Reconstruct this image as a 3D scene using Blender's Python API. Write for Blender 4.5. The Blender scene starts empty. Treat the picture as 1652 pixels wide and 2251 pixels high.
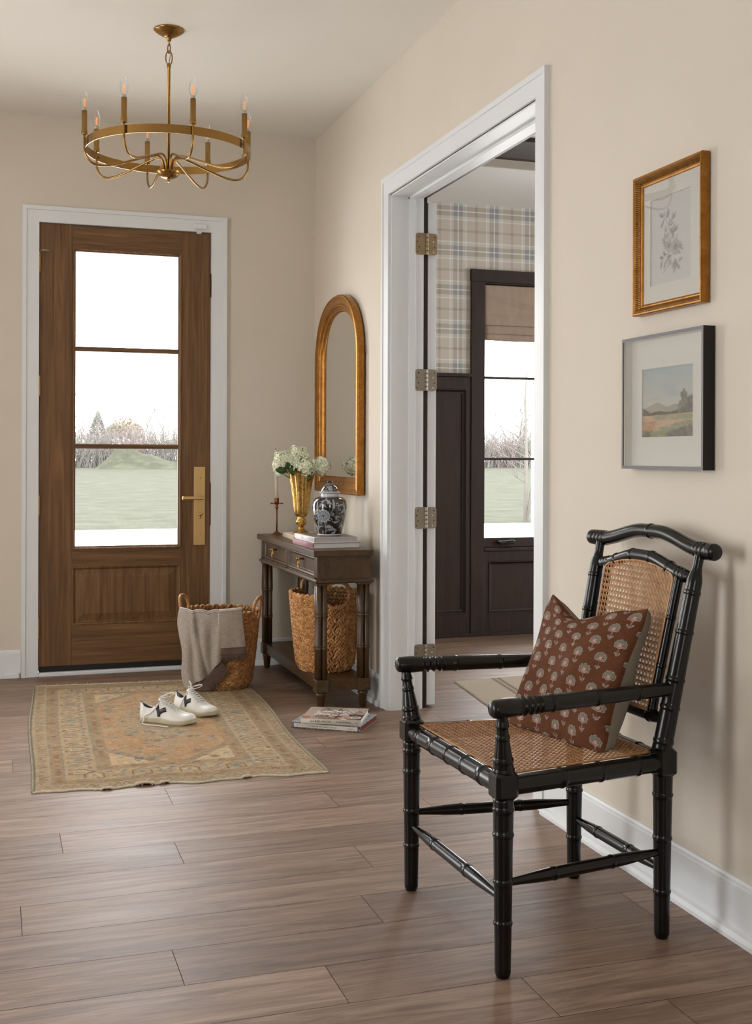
import bpy, math, random
import numpy as np
from mathutils import Vector, Matrix
PI = math.pi
R = math.radians
sc = bpy.context.scene
C = sc.collection
rng = random.Random(11)

# ---------------------------------------------------------------- camera
YAW, PITCH, ROLL = 0.3173, -0.0008, -0.0035
def cam_axes():
    c, s = math.cos(YAW), math.sin(YAW)
    r, f, u = Vector((c, -s, 0)), Vector((s, c, 0)), Vector((0, 0, 1))
    f2 = f * math.cos(PITCH) + u * math.sin(PITCH)
    u2 = u * math.cos(PITCH) - f * math.sin(PITCH)
    return r * math.cos(ROLL) - u2 * math.sin(ROLL), u2 * math.cos(ROLL) + r * math.sin(ROLL), f2
cr_, cu_, cf_ = cam_axes()
cam = bpy.data.cameras.new('camera')
cam_o = bpy.data.objects.new('camera', cam); C.objects.link(cam_o)
cam.sensor_fit = 'VERTICAL'; cam.sensor_height = 36.0
cam.lens = 2560.12 / 2251 * 36.0
cam.shift_y = -(1125.5 - 1002.67) / 2251
cam.clip_start = 0.05; cam.clip_end = 500
m = Matrix((cr_, cu_, -cf_)).transposed().to_4x4(); m.translation = (-1.7472, -6.4506, 1.1848)
cam_o.matrix_world = m
sc.camera = cam_o

# ---------------------------------------------------------------- light and exposure
w = bpy.data.worlds.new('overcast_sky'); sc.world = w; w.use_nodes = True
w.node_tree.nodes['Background'].inputs[0].default_value = (0.97, 0.985, 1.0, 1)
w.node_tree.nodes['Background'].inputs[1].default_value = 10.0
def area(name, loc, direction, sx, sy, power, col=(1, 1, 1), spread=None):
    l = bpy.data.lights.new(name, 'AREA'); l.shape = 'RECTANGLE'; l.size = sx; l.size_y = sy
    l.energy = power; l.color = col
    if spread: l.spread = spread
    o = bpy.data.objects.new(name, l); C.objects.link(o); o.location = loc
    o.rotation_euler = Vector(direction).to_track_quat('-Z', 'Y').to_euler()
    return o
# daylight enters only through openings, some unseen and added for their light; portals tell the renderer where they are
def portal(name, loc, direction, sx, sy):
    o = area(name, loc, direction, sx, sy, 1.0); o.data.cycles.is_portal = True
    return o
portal('left_opening_portal', (-5.16, -3.6, 1.22), (1, 0, 0), 1.05, 2.36)
portal('front_opening_portal', (-3.625, .16, 1.35), (0, -1, 0), 1.35, 2.1)
portal('rear_opening_portal', (-2.2, -9.16, 1.5), (0, 1, 0), .8, 1.4)
portal('front_door_portal', (-1.054, .16, 1.48), (0, -1, 0), .57, 1.62)
portal('study_window_portal', (1.81, .78, 1.45), (0, -1, 0), 1.02, 1.78)
portal('study_side_opening_portal', (4.76, -1.9, 1.45), (-1, 0, 0), 1.8, 1.9)
vs = sc.view_settings
vs.view_transform = 'Standard'; vs.look = 'None'; vs.gamma = 1.0; vs.use_curve_mapping = False
vs.exposure = 0.16

# ---------------------------------------------------------------- colour and material helpers
def lin(c):
    if isinstance(c, str):
        c = [int(c[i:i + 2], 16) for i in (0, 2, 4)]
    o = []
    for v in c[:3]:
        v /= 255.0
        o.append(v / 12.92 if v <= 0.04045 else ((v + 0.055) / 1.055) ** 2.4)
    return tuple(o)
def lin4(c): return (*lin(c), 1.0)
M = {}
def new_mat(name):
    mt = bpy.data.materials.new(name); mt.use_nodes = True
    nt = mt.node_tree
    return mt, nt, nt.nodes['Principled BSDF']
def setp(b, rough, metal=0.0, spec=0.5):
    b.inputs['Roughness'].default_value = rough
    b.inputs['Metallic'].default_value = metal
    b.inputs['Specular IOR Level'].default_value = spec
def add_noise(nt, scale, detail=4, vec=None, stretch=None, dist=0.0, coord='Object', rough=0.5):
    n = nt.nodes.new('ShaderNodeTexNoise')
    n.inputs['Scale'].default_value = scale; n.inputs['Detail'].default_value = detail
    n.inputs['Distortion'].default_value = dist; n.inputs['Roughness'].default_value = rough
    if vec is None:
        tc = nt.nodes.new('ShaderNodeTexCoord'); vec = tc.outputs[coord]
    if stretch:
        mp = nt.nodes.new('ShaderNodeMapping'); mp.inputs['Scale'].default_value = stretch
        nt.links.new(vec, mp.inputs['Vector']); vec = mp.outputs['Vector']
    nt.links.new(vec, n.inputs['Vector'])
    return n
def ramp(nt, fac, stops):
    r = nt.nodes.new('ShaderNodeValToRGB'); e = r.color_ramp.elements
    while len(e) > 1: e.remove(e[-1])
    e[0].position = stops[0][0]; e[0].color = (*stops[0][1], 1)
    for p, c in stops[1:]:
        x = e.new(p); x.color = (*c, 1)
    nt.links.new(fac, r.inputs['Fac'])
    return r
def add_bump(nt, b, height, strength, dist=0.01, normal=None):
    bp = nt.nodes.new('ShaderNodeBump'); bp.inputs['Strength'].default_value = strength
    bp.inputs['Distance'].default_value = dist
    nt.links.new(height, bp.inputs['Height'])
    if normal: nt.links.new(normal, bp.inputs['Normal'])
    nt.links.new(bp.outputs['Normal'], b.inputs['Normal'])
    return bp
def plain(name, col, rough=0.5, metal=0.0, spec=0.5, var=0.06, scale=6, bump=0.0, bscale=60, stretch=None, bdist=0.002):
    mt, nt, b = new_mat(name); setp(b, rough, metal, spec)
    c = lin(col)
    n = add_noise(nt, scale, 3, stretch=stretch)
    r = ramp(nt, n.outputs['Fac'], [(0.25, tuple(v * (1 - var) for v in c)), (0.75, tuple(min(1, v * (1 + var)) for v in c))])
    nt.links.new(r.outputs['Color'], b.inputs['Base Color'])
    if bump:
        n2 = add_noise(nt, bscale, 4, stretch=stretch)
        add_bump(nt, b, n2.outputs['Fac'], bump, bdist)
    M[name] = mt
    return mt
def wood(name, c1, c2, axis='x', rough=0.45, spec=0.4, fine=90, c3=None, along=1.6, across=14, bump=0.25, coat=0.0):
    mt, nt, b = new_mat(name); setp(b, rough, 0, spec)
    st = {'x': (along, across, across), 'y': (across, along, across), 'z': (across, across, along)}[axis]
    n = add_noise(nt, 1.0, 5, stretch=st, dist=1.1, rough=0.62)
    sf = {'x': (4, fine, fine), 'y': (fine, 4, fine), 'z': (fine, fine, 4)}[axis]
    n2 = add_noise(nt, 1.0, 3, stretch=sf, dist=0.2)
    a1, a2 = lin(c1), lin(c2)
    r = ramp(nt, n.outputs['Fac'], [(0.3, a1), (0.5, tuple((x + y) / 2 for x, y in zip(a1, a2))), (0.7, a2)])
    r2 = ramp(nt, n2.outputs['Fac'], [(0.36, (0.62, 0.6, 0.58)), (0.56, (1, 1, 1))])
    mx = nt.nodes.new('ShaderNodeMix'); mx.data_type = 'RGBA'; mx.blend_type = 'MULTIPLY'
    mx.inputs[0].default_value = 0.55
    nt.links.new(r.outputs['Color'], mx.inputs[6]); nt.links.new(r2.outputs['Color'], mx.inputs[7])
    nt.links.new(mx.outputs[2], b.inputs['Base Color'])
    if bump: add_bump(nt, b, n2.outputs['Fac'], bump, 0.0015)
    if coat: b.inputs['Coat Weight'].default_value = coat; b.inputs['Coat Roughness'].default_value = 0.25
    M[name] = mt
    return mt
def attr_mat(name, rough=0.6, spec=0.4, bump=0.0, bscale=200, bdist=0.002, grain=0.0, gscale=300, stretch=None, metal=0.0, coat=0.0):
    mt, nt, b = new_mat(name); setp(b, rough, metal, spec)
    a = nt.nodes.new('ShaderNodeAttribute'); a.attribute_name = 'Col'
    out = a.outputs['Color']
    if grain:
        n = add_noise(nt, gscale, 4, stretch=stretch)
        r = ramp(nt, n.outputs['Fac'], [(0.3, (1 - grain,) * 3), (0.7, (1 + grain,) * 3)])
        mx = nt.nodes.new('ShaderNodeMix'); mx.data_type = 'RGBA'; mx.blend_type = 'MULTIPLY'; mx.inputs[0].default_value = 1
        nt.links.new(out, mx.inputs[6]); nt.links.new(r.outputs['Color'], mx.inputs[7]); out = mx.outputs[2]
    nt.links.new(out, b.inputs['Base Color'])
    if bump:
        n2 = add_noise(nt, bscale, 3, stretch=stretch); add_bump(nt, b, n2.outputs['Fac'], bump, bdist)
    if coat: b.inputs['Coat Weight'].default_value = coat; b.inputs['Coat Roughness'].default_value = 0.06
    M[name] = mt
    return mt
def pane_mat(name, refl=0.05, tint=(1, 1, 1), rough=0.0):
    mt = bpy.data.materials.new(name); mt.use_nodes = True; nt = mt.node_tree
    nt.nodes.remove(nt.nodes['Principled BSDF'])
    t = nt.nodes.new('ShaderNodeBsdfTransparent'); t.inputs[0].default_value = (*tint, 1)
    g = nt.nodes.new('ShaderNodeBsdfGlossy'); g.inputs['Roughness'].default_value = rough
    mx = nt.nodes.new('ShaderNodeMixShader'); lw = nt.nodes.new('ShaderNodeLayerWeight'); lw.inputs[0].default_value = refl * 4
    mu = nt.nodes.new('ShaderNodeMath'); mu.operation = 'MULTIPLY'; mu.inputs[1].default_value = 0.6
    nt.links.new(lw.outputs['Fresnel'], mu.inputs[0]); nt.links.new(mu.outputs[0], mx.inputs[0])
    nt.links.new(t.outputs[0], mx.inputs[1]); nt.links.new(g.outputs[0], mx.inputs[2])
    nt.links.new(mx.outputs[0], nt.nodes['Material Output'].inputs[0])
    M[name] = mt
    return mt

# ---------------------------------------------------------------- mesh helpers
class MB:
    def __init__(s): s.v = []; s.f = []; s.c = []; s.cur = None; s.m = None; s.smooth = []; s.sm = False; s.mi = []; s.cmi = 0
    def add(s, vs_, fs_, cols=None):
        b = len(s.v)
        if s.m is not None: vs_ = [s.m @ Vector(p) for p in vs_]
        s.v += [tuple(p) for p in vs_]
        if cols is not None: s.c += list(cols)
        elif s.cur is not None: s.c += [s.cur] * len(vs_)
        s.f += [tuple(b + i for i in f) for f in fs_]
        s.smooth += [s.sm] * len(fs_); s.mi += [s.cmi] * len(fs_)
        return s
    def box(s, x0, x1, y0, y1, z0, z1):
        return s.add([(x0, y0, z0), (x1, y0, z0), (x1, y1, z0), (x0, y1, z0), (x0, y0, z1), (x1, y0, z1), (x1, y1, z1), (x0, y1, z1)],
                     [(0, 3, 2, 1), (4, 5, 6, 7), (0, 1, 5, 4), (1, 2, 6, 5), (2, 3, 7, 6), (3, 0, 4, 7)])
    def rbox(s, x0, x1, y0, y1, z0, z1, r=0.006):
        # box with chamfered vertical and horizontal edges, built from stacked octagonal rings
        def ring(i, z):
            a = r - i if i < r else 0
            xa, xb, ya, yb = x0 + i, x1 - i, y0 + i, y1 - i
            k = r
            return [(xa + k, ya, z), (xb - k, ya, z), (xb, ya + k, z), (xb, yb - k, z), (xb - k, yb, z), (xa + k, yb, z), (xa, yb - k, z), (xa, ya + k, z)]
        vs_ = ring(r * .8, z0) + ring(0, z0 + r) + ring(0, z1 - r) + ring(r * .8, z1)
        fs_ = [tuple(reversed(range(8))), tuple(24 + i for i in range(8))]
        for k in range(3):
            for i in range(8):
                j = (i + 1) % 8
                fs_.append((k * 8 + i, k * 8 + j, (k + 1) * 8 + j, (k + 1) * 8 + i))
        return s.add(vs_, fs_)
    def grid(s, fn, nu, nv, cu=False, cv=False, cols=None, skip=None):
        vs_ = [fn(i, j) for j in range(nv) for i in range(nu)]
        fs_ = []
        for j in range(nv if cv else nv - 1):
            for i in range(nu if cu else nu - 1):
                if skip and skip(i, j): continue
                i2, j2 = (i + 1) % nu, (j + 1) % nv
                fs_.append((j * nu + i, j * nu + i2, j2 * nu + i2, j2 * nu + i))
        return s.add(vs_, fs_, cols)
    def lathe(s, prof, seg=32, cx=0, cy=0, mod=None, cols=None, cap=True):
        # prof: list of (r, z); mod(angle, k) multiplies r
        n = len(prof)
        def fn(i, j):
            a = 2 * PI * i / seg; r, z = prof[j]
            if mod: r *= mod(a, j)
            return (cx + r * math.cos(a), cy + r * math.sin(a), z)
        b0 = len(s.v)
        s.grid(fn, seg, n, cu=True, cols=cols)
        if cap:
            base = b0
            s.f.append(tuple(base + i for i in reversed(range(seg)))); s.smooth.append(False); s.mi.append(s.cmi)
            s.f.append(tuple(base + (n - 1) * seg + i for i in range(seg))); s.smooth.append(False); s.mi.append(s.cmi)
        return s
    def tube(s, pts, rad, seg=10, cap=True, closed=False, flat=1.0, up=None):
        pts = [Vector(p) for p in pts]; n = len(pts)
        rr = rad if isinstance(rad, (list, tuple)) else [rad] * n
        tang = []
        for i in range(n):
            a = pts[(i - 1) % n] if (closed or i > 0) else pts[0]
            b = pts[(i + 1) % n] if (closed or i < n - 1) else pts[-1]
            t = b - a
            tang.append(t.normalized() if t.length > 1e-9 else Vector((0, 0, 1)))
        t0 = tang[0]
        if up is None: up = Vector((0, 0, 1)) if abs(t0.z) < 0.9 else Vector((1, 0, 0))
        nrm = (Vector(up) - t0 * t0.dot(Vector(up))).normalized()
        frames = []
        for i in range(n):
            t = tang[i]
            nrm = nrm - t * t.dot(nrm)
            nrm = nrm.normalized() if nrm.length > 1e-8 else t.orthogonal().normalized()
            frames.append((nrm.copy(), t.cross(nrm)))
        vs_ = []
        for p, (a, b), r in zip(pts, frames, rr):
            for k in range(seg):
                an = 2 * PI * k / seg
                vs_.append(p + a * (r * flat * math.cos(an)) + b * (r * math.sin(an)))
        fs_ = []
        for i in range(n if closed else n - 1):
            j = (i + 1) % n
            for k in range(seg):
                l = (k + 1) % seg
                fs_.append((i * seg + k, i * seg + l, j * seg + l, j * seg + k))
        if cap and not closed:
            fs_.append(tuple(reversed(range(seg)))); fs_.append(tuple((n - 1) * seg + k for k in range(seg)))
        return s.add(vs_, fs_)
    def ell(s, c, axes, nu=8, nv=5):
        # ellipsoid: centre, three semi-axis vectors
        a, b, d = [Vector(x) for x in axes]; c = Vector(c)
        vs_ = [c - d]
        for j in range(1, nv):
            th = -PI / 2 + PI * j / nv
            for i in range(nu):
                ph = 2 * PI * i / nu
                vs_.append(c + a * (math.cos(th) * math.cos(ph)) + b * (math.cos(th) * math.sin(ph)) + d * math.sin(th))
        vs_.append(c + d)
        fs_ = [(0, 1 + (i + 1) % nu, 1 + i) for i in range(nu)]
        for j in range(nv - 2):
            for i in range(nu):
                i2 = (i + 1) % nu
                fs_.append((1 + j * nu + i, 1 + j * nu + i2, 1 + (j + 1) * nu + i2, 1 + (j + 1) * nu + i))
        L = len(vs_) - 1; o = 1 + (nv - 2) * nu
        fs_ += [(L, o + i, o + (i + 1) % nu) for i in range(nu)]
        return s.add(vs_, fs_)
    def sphere(s, c, r, nu=12, nv=8): return s.ell(c, ((r, 0, 0), (0, r, 0), (0, 0, r)), nu, nv)
    def sweep(s, path, prof, nrm, closed=True):
        # sweep a 2D profile (offset outward, height along nrm) round a planar path with mitred corners
        path = [Vector(p) for p in path]; nrm = Vector(nrm).normalized(); n = len(path); k = len(prof)
        vs_ = []
        for i in range(n):
            p = path[i]
            a = path[i - 1] if (closed or i > 0) else None
            b = path[(i + 1) % n] if (closed or i < n - 1) else None
            d1 = (p - a).normalized() if a is not None else (b - p).normalized()
            d2 = (b - p).normalized() if b is not None else d1
            o1, o2 = d1.cross(nrm), d2.cross(nrm)
            o = o1 + o2
            o = o / max(1e-6, o.dot(o1))
            for (x, h) in prof: vs_.append(p + o * x + nrm * h)
        fs_ = []
        for i in range(n if closed else n - 1):
            j = (i + 1) % n
            for q in range(k - 1):
                fs_.append((i * k + q, j * k + q, j * k + q + 1, i * k + q + 1))
        return s.add(vs_, fs_)
    def build(s, name, mt, parent=None, local=False, bevel=0.0, solid=0.0, subsurf=0):
        me = bpy.data.meshes.new(name)
        vs_ = s.v
        if parent is not None and not local:
            inv = WM[parent.name].inverted(); vs_ = [inv @ Vector(p) for p in vs_]
        me.from_pydata([tuple(p) for p in vs_], [], s.f)
        me.polygons.foreach_set('use_smooth', s.smooth)
        if any(s.mi): me.polygons.foreach_set('material_index', s.mi)
        if s.c:
            at = me.attributes.new('Col', 'FLOAT_COLOR', 'POINT')
            arr = np.ones((len(s.v), 4), np.float32); arr[:, :3] = np.array(s.c, np.float32)[:, :3]
            at.data.foreach_set('color', arr.ravel())
        me.update()
        o = bpy.data.objects.new(name, me); C.objects.link(o)
        for x in (mt if isinstance(mt, (list, tuple)) else [mt]):
            me.materials.append(M[x] if isinstance(x, str) else x)
        if parent is not None: o.parent = parent; WM[o.name] = WM[parent.name].copy()
        else: WM[o.name] = Matrix.Identity(4)
        if bevel:
            b = o.modifiers.new('bevel', 'BEVEL'); b.width = bevel; b.segments = 2; b.limit_method = 'ANGLE'; b.angle_limit = R(40)
        if solid:
            b = o.modifiers.new('solid', 'SOLIDIFY'); b.thickness = solid; b.offset = -1
        if subsurf:
            b = o.modifiers.new('sub', 'SUBSURF'); b.levels = subsurf; b.render_levels = subsurf
        return o
WM = {}
def thing(name, label, cat, loc=(0, 0, 0), rotz=0.0, group=None):
    o = bpy.data.objects.new(name, None); C.objects.link(o)
    o.empty_display_size = 0.05
    o.location = loc; o.rotation_euler = (0, 0, rotz)
    WM[o.name] = Matrix.Translation(loc) @ Matrix.Rotation(rotz, 4, 'Z')
    tag(o, label, cat, group)
    return o
def tag(o, label, cat, group=None):
    o['label'] = label; o['category'] = cat
    if group: o['group'] = group
    return o
def struct(o, label=None, cat=None):
    o['kind'] = 'structure'
    if label: o['label'] = label
    if cat: o['category'] = cat
    return o
def sthing(name, loc, label, cat):
    o = thing(name, label, cat, loc); o['kind'] = 'structure'
    return o
def bx(name, mt, parent, *b, bevel=0.0):
    return MB().box(*b).build(name, mt, parent, bevel=bevel)
def copy_tree(o, parent=None):
    c = o.copy(); C.objects.link(c)
    if parent is not None: c.parent = parent
    for ch in [k for k in bpy.data.objects if k.parent == o]: copy_tree(ch, c)
    return c
def text_mesh(txt, size, extrude=0.0003, spacing=1.0, align='LEFT', shear=0.0):
    cu = bpy.data.curves.new('lettering', 'FONT'); cu.body = txt; cu.size = size; cu.extrude = extrude
    cu.align_x = align; cu.align_y = 'CENTER'; cu.space_character = spacing; cu.shear = shear; cu.resolution_u = 3
    to = bpy.data.objects.new('lettering', cu); C.objects.link(to)
    dg = bpy.context.evaluated_depsgraph_get(); dg.update()
    ev = to.evaluated_get(dg); me = ev.to_mesh()
    vs_ = [tuple(v.co) for v in me.vertices]; fs_ = [tuple(p.vertices) for p in me.polygons]
    ev.to_mesh_clear()
    bpy.data.objects.remove(to); bpy.data.curves.remove(cu)
    return vs_, fs_

# ---------------------------------------------------------------- tiny raster painter (patterns of rug, jar, prints)
class Canvas:
    def __init__(s, w_, h_, ux, uy, col):
        s.w, s.h, s.ux, s.uy = w_, h_, ux, uy
        s.a = np.zeros((h_, w_, 3), np.float32); s.a[:] = lin(col)
        s.X, s.Y = np.meshgrid((np.arange(w_) + .5) / w_ * ux, (np.arange(h_) + .5) / h_ * uy)
    def win(s, x0, x1, y0, y1):
        i0 = max(0, int(x0 / s.ux * s.w) - 2); i1 = min(s.w, int(x1 / s.ux * s.w) + 3)
        j0 = max(0, int(y0 / s.uy * s.h) - 2); j1 = min(s.h, int(y1 / s.uy * s.h) + 3)
        return slice(j0, max(j0, j1)), slice(i0, max(i0, i1))
    def put(s, sl, mask, col, al=1.0):
        mk = np.clip(mask, 0, 1)[..., None] * al
        s.a[sl] = s.a[sl] * (1 - mk) + np.array(lin(col), np.float32) * mk
    def px(s): return s.ux / s.w
    def ell(s, x, y, rx, ry, col, ang=0.0, al=1.0):
        r = max(rx, ry); sl = s.win(x - r, x + r, y - r, y + r)
        dx, dy = s.X[sl] - x, s.Y[sl] - y
        c, q = math.cos(ang), math.sin(ang)
        d = np.sqrt(((dx * c + dy * q) / rx) ** 2 + ((-dx * q + dy * c) / ry) ** 2)
        s.put(sl, (1 - d) * min(rx, ry) / s.px() + .5, col, al)
    def line(s, pts, wd, col, al=1.0):
        if len(pts) < 2: return
        xs = [p[0] for p in pts]; ys = [p[1] for p in pts]
        sl = s.win(min(xs) - wd, max(xs) + wd, min(ys) - wd, max(ys) + wd)
        X, Y = s.X[sl], s.Y[sl]
        if X.size == 0: return
        best = np.full(X.shape, 1e9, np.float32)
        for (x0, y0), (x1, y1) in zip(pts, pts[1:]):
            dx, dy = x1 - x0, y1 - y0; L = dx * dx + dy * dy + 1e-12
            t = np.clip(((X - x0) * dx + (Y - y0) * dy) / L, 0, 1)
            best = np.minimum(best, np.hypot(X - x0 - t * dx, Y - y0 - t * dy))
        s.put(sl, (wd / 2 - best) / s.px() + .5, col, al)
    def poly(s, pts, col, al=1.0):
        xs = [p[0] for p in pts]; ys = [p[1] for p in pts]
        sl = s.win(min(xs), max(xs), min(ys), max(ys)); X, Y = s.X[sl], s.Y[sl]
        ins = np.zeros(X.shape, bool); n = len(pts)
        for i in range(n):
            x0, y0 = pts[i]; x1, y1 = pts[(i + 1) % n]
            if y0 == y1: continue
            c = ((Y > y0) != (Y > y1)) & (X < (x1 - x0) * (Y - y0) / (y1 - y0) + x0)
            ins ^= c
        s.put(sl, ins.astype(np.float32), col, al)
    def leaf(s, x, y, L, W_, ang, col, al=1.0, edge=None, ew=0.0):
        p = []
        for k in range(13):
            t = k / 12; p.append((t * L, W_ * math.sin(PI * t) ** .8 * (1 - .25 * t)))
        for k in range(11, 0, -1):
            t = k / 12; p.append((t * L, -W_ * math.sin(PI * t) ** .8 * (1 - .25 * t)))
        c, q = math.cos(ang), math.sin(ang)
        pp = [(x + a * c - b * q, y + a * q + b * c) for a, b in p]
        if col: s.poly(pp, col, al)
        if edge: s.line(pp + pp[:1], ew, edge)
    def noise(s, amt, seed, sx=1, sy=1):
        r = np.random.default_rng(seed)
        n = r.normal(0, amt, (s.h // sy + 1, s.w // sx + 1)).astype(np.float32)
        n = np.repeat(np.repeat(n, sy, 0), sx, 1)[:s.h, :s.w]
        s.a *= np.clip(1 + n, .3, 1.9)[..., None]
    def at(s, u, v):
        i = min(s.w - 1, max(0, int(u * s.w))); j = min(s.h - 1, max(0, int(v * s.h)))
        return tuple(s.a[j, i])
    def sheet(s):  # colours for a grid with w x h vertices, row by row
        return [tuple(c) for c in np.clip(s.a, 0, 1).reshape(-1, 3)]

# ---------------------------------------------------------------- materials
plain('wall_paint', 'd6cdbf', 0.85, 0, 0.25, 0.015, 3, 0.06, 260)
plain('ceiling_paint', 'e9e6de', 0.9, 0, 0.2, 0.012, 2)
plain('trim_white', 'e0e3e5', 0.38, 0, 0.45, 0.01, 5)
wood('oak', '86633f', '5b4127', 'z', 0.48, 0.35, 110, along=1.2, across=26, bump=0.35)
wood('oak_rail', '86633f', '5b4127', 'x', 0.48, 0.35, 110, along=1.2, across=26, bump=0.35)
plain('rubber_black', '0d0b0a', 0.6)
plain('brass', 'c29a5a', 0.36, 1.0, 0.5, 0.05, 14)
plain('satin_brass', 'd6b57c', 0.42, 1.0, 0.5, 0.04, 9)
plain('chandelier_brass', '9c7843', 0.27, 1.0, 0.5, 0.06, 12)
plain('nickel', '9c958b', 0.42, 1.0, 0.5, 0.06, 30)
plain('aged_nickel', 'a08f74', 0.45, 1.0, 0.5, 0.06, 30)
plain('screw_dark', '4a443c', 0.5, 1.0)
plain('dark_metal', '3a2d22', 0.5, 0.4)
wood('espresso', '33211a', '22150f', 'z', 0.42, 0.4, 70, bump=0.12)
wood('espresso_rail', '33211a', '22150f', 'x', 0.42, 0.4, 70, bump=0.12)
pane_mat('window_glass', 0.03)
pane_mat('picture_glass', 0.045)

def trim_casing(name, u0, u1, ztop, wid, plane, face, inner_reveal=0.0):
    """white flat casing with a raised backband round three sides; plane 'y' (wall y=0) or 'x' (wall x=0)"""
    mb = MB()
    prof = [(0, 0), (0, 0.013), (wid * .74, 0.015), (wid * .76, 0.0205), (wid, 0.0205), (wid, 0)]
    if plane == 'y':
        path = [(u1, face, 0), (u1, face, ztop), (u0, face, ztop), (u0, face, 0)]; n = (0, -1, 0)
    else:
        path = [(face, u0, 0), (face, u0, ztop), (face, u1, ztop), (face, u1, 0)]; n = (-1, 0, 0)
    path = [Vector(p) for p in path]
    # outward must point away from the opening: check and flip direction when needed
    d = (path[1] - path[0]).normalized().cross(Vector(n))
    mid = (path[0] + path[3]) / 2 - path[0]
    if d.dot(mid) > 0: path.reverse()
    mb.sweep(path, prof, n, closed=False)
    return struct(mb.build(name, 'trim_white'))

# ---------------------------------------------------------------- shell
H = 2.988
WL, YR, XS = -5.0, -9.0, 4.6      # left wall, rear wall, far side of the study
YS = 0.61                          # study window wall
def wall(name, mt, boxes):
    mb = MB()
    for b in boxes: mb.box(*b)
    return struct(mb.build(name, mt))
# front wall with the entrance opening and an unseen one added to light the floor
wall('wall_front', 'wall_paint', [(WL, -4.3, 0, .15, 0, H), (-2.95, -1.525, 0, .15, 0, H), (-4.3, -2.95, 0, .15, 0, .3), (-4.3, -2.95, 0, .15, 2.4, H), (-.592, .17, 0, .15, 0, H), (-1.525, -.592, 0, .15, 2.426, H)])
# right wall with the double doorway to the study
wall('wall_right', 'wall_paint', [(0, .158, -1.335, 0, 0, H), (0, .158, YR, -2.885, 0, H), (0, .158, -2.885, -1.335, 2.392, H)])
wall('wall_left', 'wall_paint', [(WL - .15, WL, -3.075, .15, 0, H), (WL - .15, WL, YR, -4.125, 0, H), (WL - .15, WL, -4.125, -3.075, 0, .04), (WL - .15, WL, -4.125, -3.075, 2.4, H)])  # unseen bare opening, sized for the light from the left
wall('wall_rear', 'wall_paint', [(WL, -2.6, YR - .15, YR, 0, H), (-1.8, .16, YR - .15, YR, 0, H), (-2.6, -1.8, YR - .15, YR, 0, .8), (-2.6, -1.8, YR - .15, YR, 2.2, H)])  # unseen opening added behind the camera for weak fill light
struct(MB().box(WL - .15, .158, YR - .15, .15, H, H + .1).build('ceiling', 'ceiling_paint'))

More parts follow.
